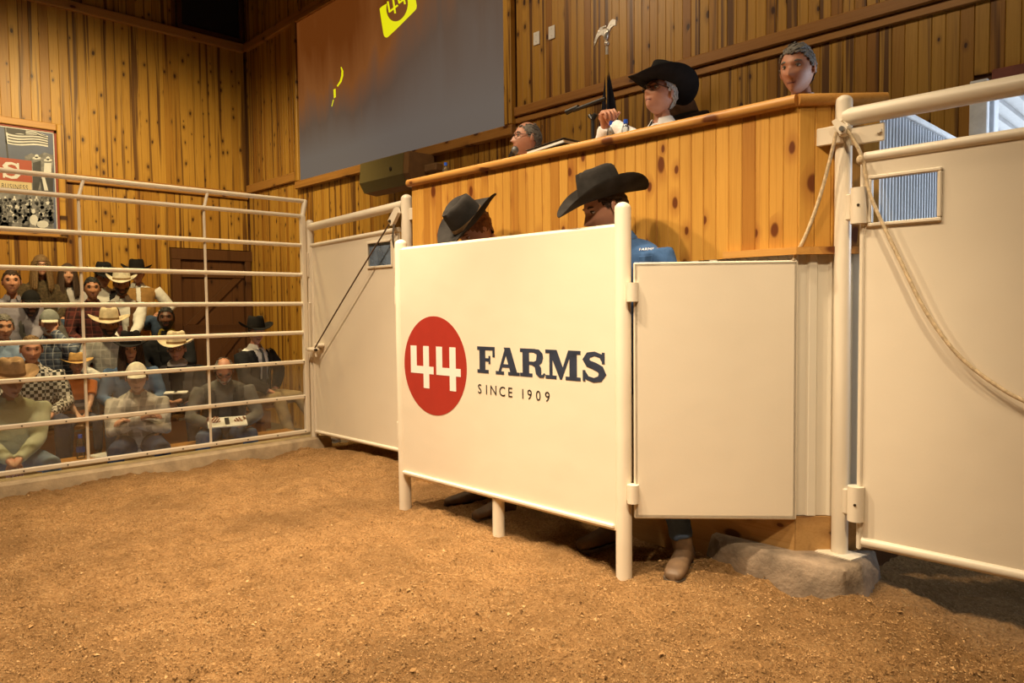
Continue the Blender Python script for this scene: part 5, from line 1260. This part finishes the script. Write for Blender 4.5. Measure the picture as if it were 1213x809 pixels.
# ================================================================== SMALL THINGS
def bottle(p, label, group, h=.20):
    t_ = thing('water_bottle', label, 'bottle', p, 0, group); x, y, z = p
    prof = [(.028, 0), (.032, .006), (.031, .05), (.029, .07), (.032, .09), (.031, .12), (.026, .145), (.013, .168), (.0125, .178)]
    k = h/.2
    MB().loft([[Vector((x+r*k*math.cos(2*PI*i/18), y+r*k*math.sin(2*PI*i/18), z+q*k)) for i in range(18)] for r, q in prof]).build('bottle_body', CLEAR, t_, 50)
    MB().cyl((x, y, z+.172*k), (x, y, z+.2*k), .0155*k, 18).build('cap', BLUECAP, t_, 40)
    MB().loft([[Vector((x+(.0322*k)*math.cos(2*PI*i/18), y+(.0322*k)*math.sin(2*PI*i/18), z+q*k)) for i in range(18)] for q in (.055, .10)], cap=False).build('bottle_label', BLUECAP if 'bench' in label else LOGO_WHITE, t_, 50)
dz = 2.10
for (u, v, y, lab) in ((528, 196, 3.36, 'blue capped water bottle at the left end of the booth desk'), (724, 148, 3.34, 'blue capped water bottle before the man with clasped hands'), (741, 146, 3.34, 'blue capped water bottle before the man with clasped hands')):
    c = ony(u, v, y); h = .20; bottle((c.x, y, dz), lab, 'water bottles on the booth desk', max(.12, c.z-dz+.02))
c = onz(95, 537, .0); bottle((-6.80, onx(95, 520, -6.8).y, .0), 'water bottle with blue label on the front bench', 'water bottle on the bench', .20)
# catalogues and papers
def booklet(p, rz, label, group, s=(.21, .28), rx=0.0, ry=0.0, mat=None):
    t_ = thing('catalogue', label, 'catalogue', p, rz, group); M = Matrix.Rotation(rx, 4, 'X') @ Matrix.Rotation(ry, 4, 'Y')
    for k in range(3): MB().box((.002*k, .003*k, .003+.0045*k), (s[0], s[1], .004), bev=.0015, M=M).build('page_block', mat or PAPER, t_, world=False)
    MB().box((0, 0, .0165), (s[0]*.7, s[1]*.12, .0008), M=M).build('print_block', LOGO_BLACK, t_, world=False)
y_ = onx(131, 530, -6.8).y
booklet((-6.78, y_, .0), .3, 'white sale catalogue lying on the front bench', None, (.2, .30))
# catalogue held by the reader: between his hands
Mw = Matrix.Translation(rd[0].location) @ Matrix.Rotation(rd[0].rotation_euler.z, 4, 'Z')
hm_ = Mw @ ((rd[3]['L'][2]+rd[3]['R'][2])*.5+Vector((.09, 0, .025)))
booklet(hm_, rd[0].rotation_euler.z, 'open sale catalogue held by the balding man', None, (.22, .32), 0, .25)
p = onx(208, 466, -7.05); booklet((p.x, p.y, p.z), -.5, 'white paper held by the man in the cream hat and vest', None, (.10, .20), 0, .1)
# binder on the booth cap
b0 = ony(628, 176, 3.20); b1 = ony(672, 168, 3.20)
t_ = thing('ring_binder', 'black ring binder of white papers on the booth cap', 'binder', (b0.x+.15, 3.26, 2.128)); M = Matrix.Rotation(-.08, 4, 'Y')
MB().box((0, 0, .012), (.31, .20, .006), bev=.002, M=M).build('cover', BLACKP, t_, world=False)
MB().box((0, 0, .026), (.295, .185, .022), bev=.004, M=M).build('page_block', PAPER, t_, world=False)
MB().box((.005, 0, .0405), (.31, .20, .005), bev=.002, M=M).build('cover', BLACKP, t_, world=False)
tag(MB().box((-3.72, 3.30, 2.132), (.24, .17, .006), bev=.001).build('loose_paper', PAPER), 'loose white paper lying on the booth cap near the binder', 'paper')
# hand microphone
Mw = Matrix.Translation(rP1.location) @ Matrix.Rotation(rP1.rotation_euler.z, 4, 'Z'); hp = Mw @ aP1['R'][2]
mc = ony(610, 178, 3.62)
t_ = thing('microphone', 'black hand microphone with grey mesh head at the speaker\'s mouth', 'microphone', mc)
tip = mc; tail = hp+Vector((0, 0, .03)); dd = (tail-tip).normalized()
MB().ell(tip, (.026, .026, .029), 16, 12).build('mesh_head', plain('grey mic mesh', (.16, .16, .16), .5, .5, scale=200), t_, 50)
MB().tube([tip+dd*.02, tip+dd*.06, tip+dd*.20], [.024, .017, .013], 14).build('handle', BLACKP, t_, 40)
# boom stand
L0 = ony(671, 133, 3.60); L1 = ony(711, 122, 3.60); S0 = ony(702, 130, 3.60)
t_ = thing('microphone_stand', 'black boom microphone stand behind the booth desk', 'stand', (S0.x, 3.60, 2.10))
MB().cyl((S0.x, 3.60, 2.105), (S0.x, 3.60, S0.z-.03), .010, 10).build('pole', BLACKP, t_, 40); MB().cyl((S0.x, 3.60, 2.10), (S0.x, 3.60, 2.12), .075, 20).build('base', BLACKP, t_, 40)
MB().tube([L0+Vector((.06, 0, 0)), L1+Vector((.04, 0, .02))], .012, 10).build('boom', BLACKP, t_, 40); MB().tube([L0, L0+Vector((.10, 0, .015))], [.017, .013], 12).build('microphone_head', BLACKP, t_, 40)
MB().tube([(S0.x-.025, 3.6, S0.z-.03), (S0.x, 3.6, S0.z-.06), (S0.x+.025, 3.6, S0.z-.03)], .014, 8).build('clutch', BLACKP, t_, 40)
# flag on its pole with an eagle finial
ex = ony(719, 65, 4.35); FXp, FYp = ex.x, 4.35
t_ = thing('flag_on_pole', 'furled dark flag on a pole with a silver eagle on top', 'flag', (FXp, FYp, BF))
MB().cyl((FXp, FYp, BF), (FXp, FYp, ex.z+.0), .013, 12).build('pole', PINE_WALL, t_, 40); MB().cyl((FXp, FYp, BF), (FXp, FYp, BF+.05), .14, 24).build('base', BLACKP, t_, 40)
SILVER = plain('silver eagle', (.72, .68, .62), .3, .7, bs_=.3)
z0 = ex.z; eg = MB(); eg.cyl((FXp, FYp, z0-.02), (FXp, FYp, z0+.06), .012, 10); eg.ell((FXp, FYp, z0+.08), (.022, .022, .020), 12, 8); eg.ell(0, (.020, .026, .05), 12, 10, 0, Matrix.Translation((FXp, FYp, z0+.14)) @ Matrix.Rotation(.3, 4, 'Y'))
eg.ell((FXp-.02, FYp, z0+.205), (.017, .013, .015), 10, 8); eg.tube([(FXp-.03, FYp, z0+.205), (FXp-.05, FYp, z0+.198)], [.007, .002], 6)
for sg, tp in ((-1, (-.115, -.05)), (1, (.085, .05))):
    rings = []
    for s in range(7):
        q = s/6; c = Vector((FXp+tp[0]*q, FYp, z0+.155+.05*math.sin(q*3.0)*1.0+(tp[1])*q*q)); hgt = .045*(1-.45*q); rings.append([c+Vector((0, .006, hgt*.6)), c+Vector((0, .006, -hgt)), c+Vector((0, -.006, -hgt)), c+Vector((0, -.006, hgt*.6))])
    eg.loft(rings)
eg.build('eagle', SILVER, t_, 50)
FLAGC = cloth('dark navy flag cloth', (.010, .010, .017), .5); fl = MB(); rings = []
for k in range(14):
    q = k/13; z = ex.z-.12-q*.95; r = .012+.15*q**.8; ring_ = []
    for j in range(30):
        a = 2*PI*j/30; rr = r*(.55+.30*math.sin(a*5+q*2)+.12*math.sin(a*9)); ring_.append(Vector((FXp+.02*q+rr*math.cos(a)*1.1, FYp+rr*math.sin(a)*.6, z)))
    rings.append(ring_)
fl.loft(rings).build('flag', FLAGC, t_, 60)
# embroidered word on the blue shirt
MWs = Matrix.Translation(rM2.location) @ Matrix.Rotation(rM2.rotation_euler.z, 4, 'Z') @ Matrix.Diagonal((*rM2.scale, 1))
shirt = [c for c in rM2.children if c.name.startswith('shirt')][0]
bvh = BVHTree.FromPolygons([MWs @ v.co for v in shirt.data.vertices], [tuple(f.vertices) for f in shirt.data.polygons])
def sew(u, v, name, mat, make):
    loc_, nor, _, _ = bvh.ray_cast(EYE, ray(u, v).normalized())
    if loc_ is None: return
    if nor.dot(ray(u, v)) > 0: nor = -nor
    upv = (Vector((0, 0, 1))-nor*nor.z).normalized(); rt = upv.cross(nor)
    M = Matrix.Translation(loc_+nor*.007) @ Matrix((rt, upv, nor)).transposed().to_4x4()
    make(MWs.inverted() @ M)
sew(757, 298, 'embroidery', LOGO_WHITE, lambda M: text_mesh('FARMS', .022, LOGO_WHITE, 'embroidery', M, rM2, 1.1, world=False))
sew(764, 309, 'pocket_flap', CHAMBRAY, lambda M: MB().box((0, 0, -.002), (.11, .045, .008), bev=.003, M=M).build('pocket_flap', CHAMBRAY, rM2, world=False))
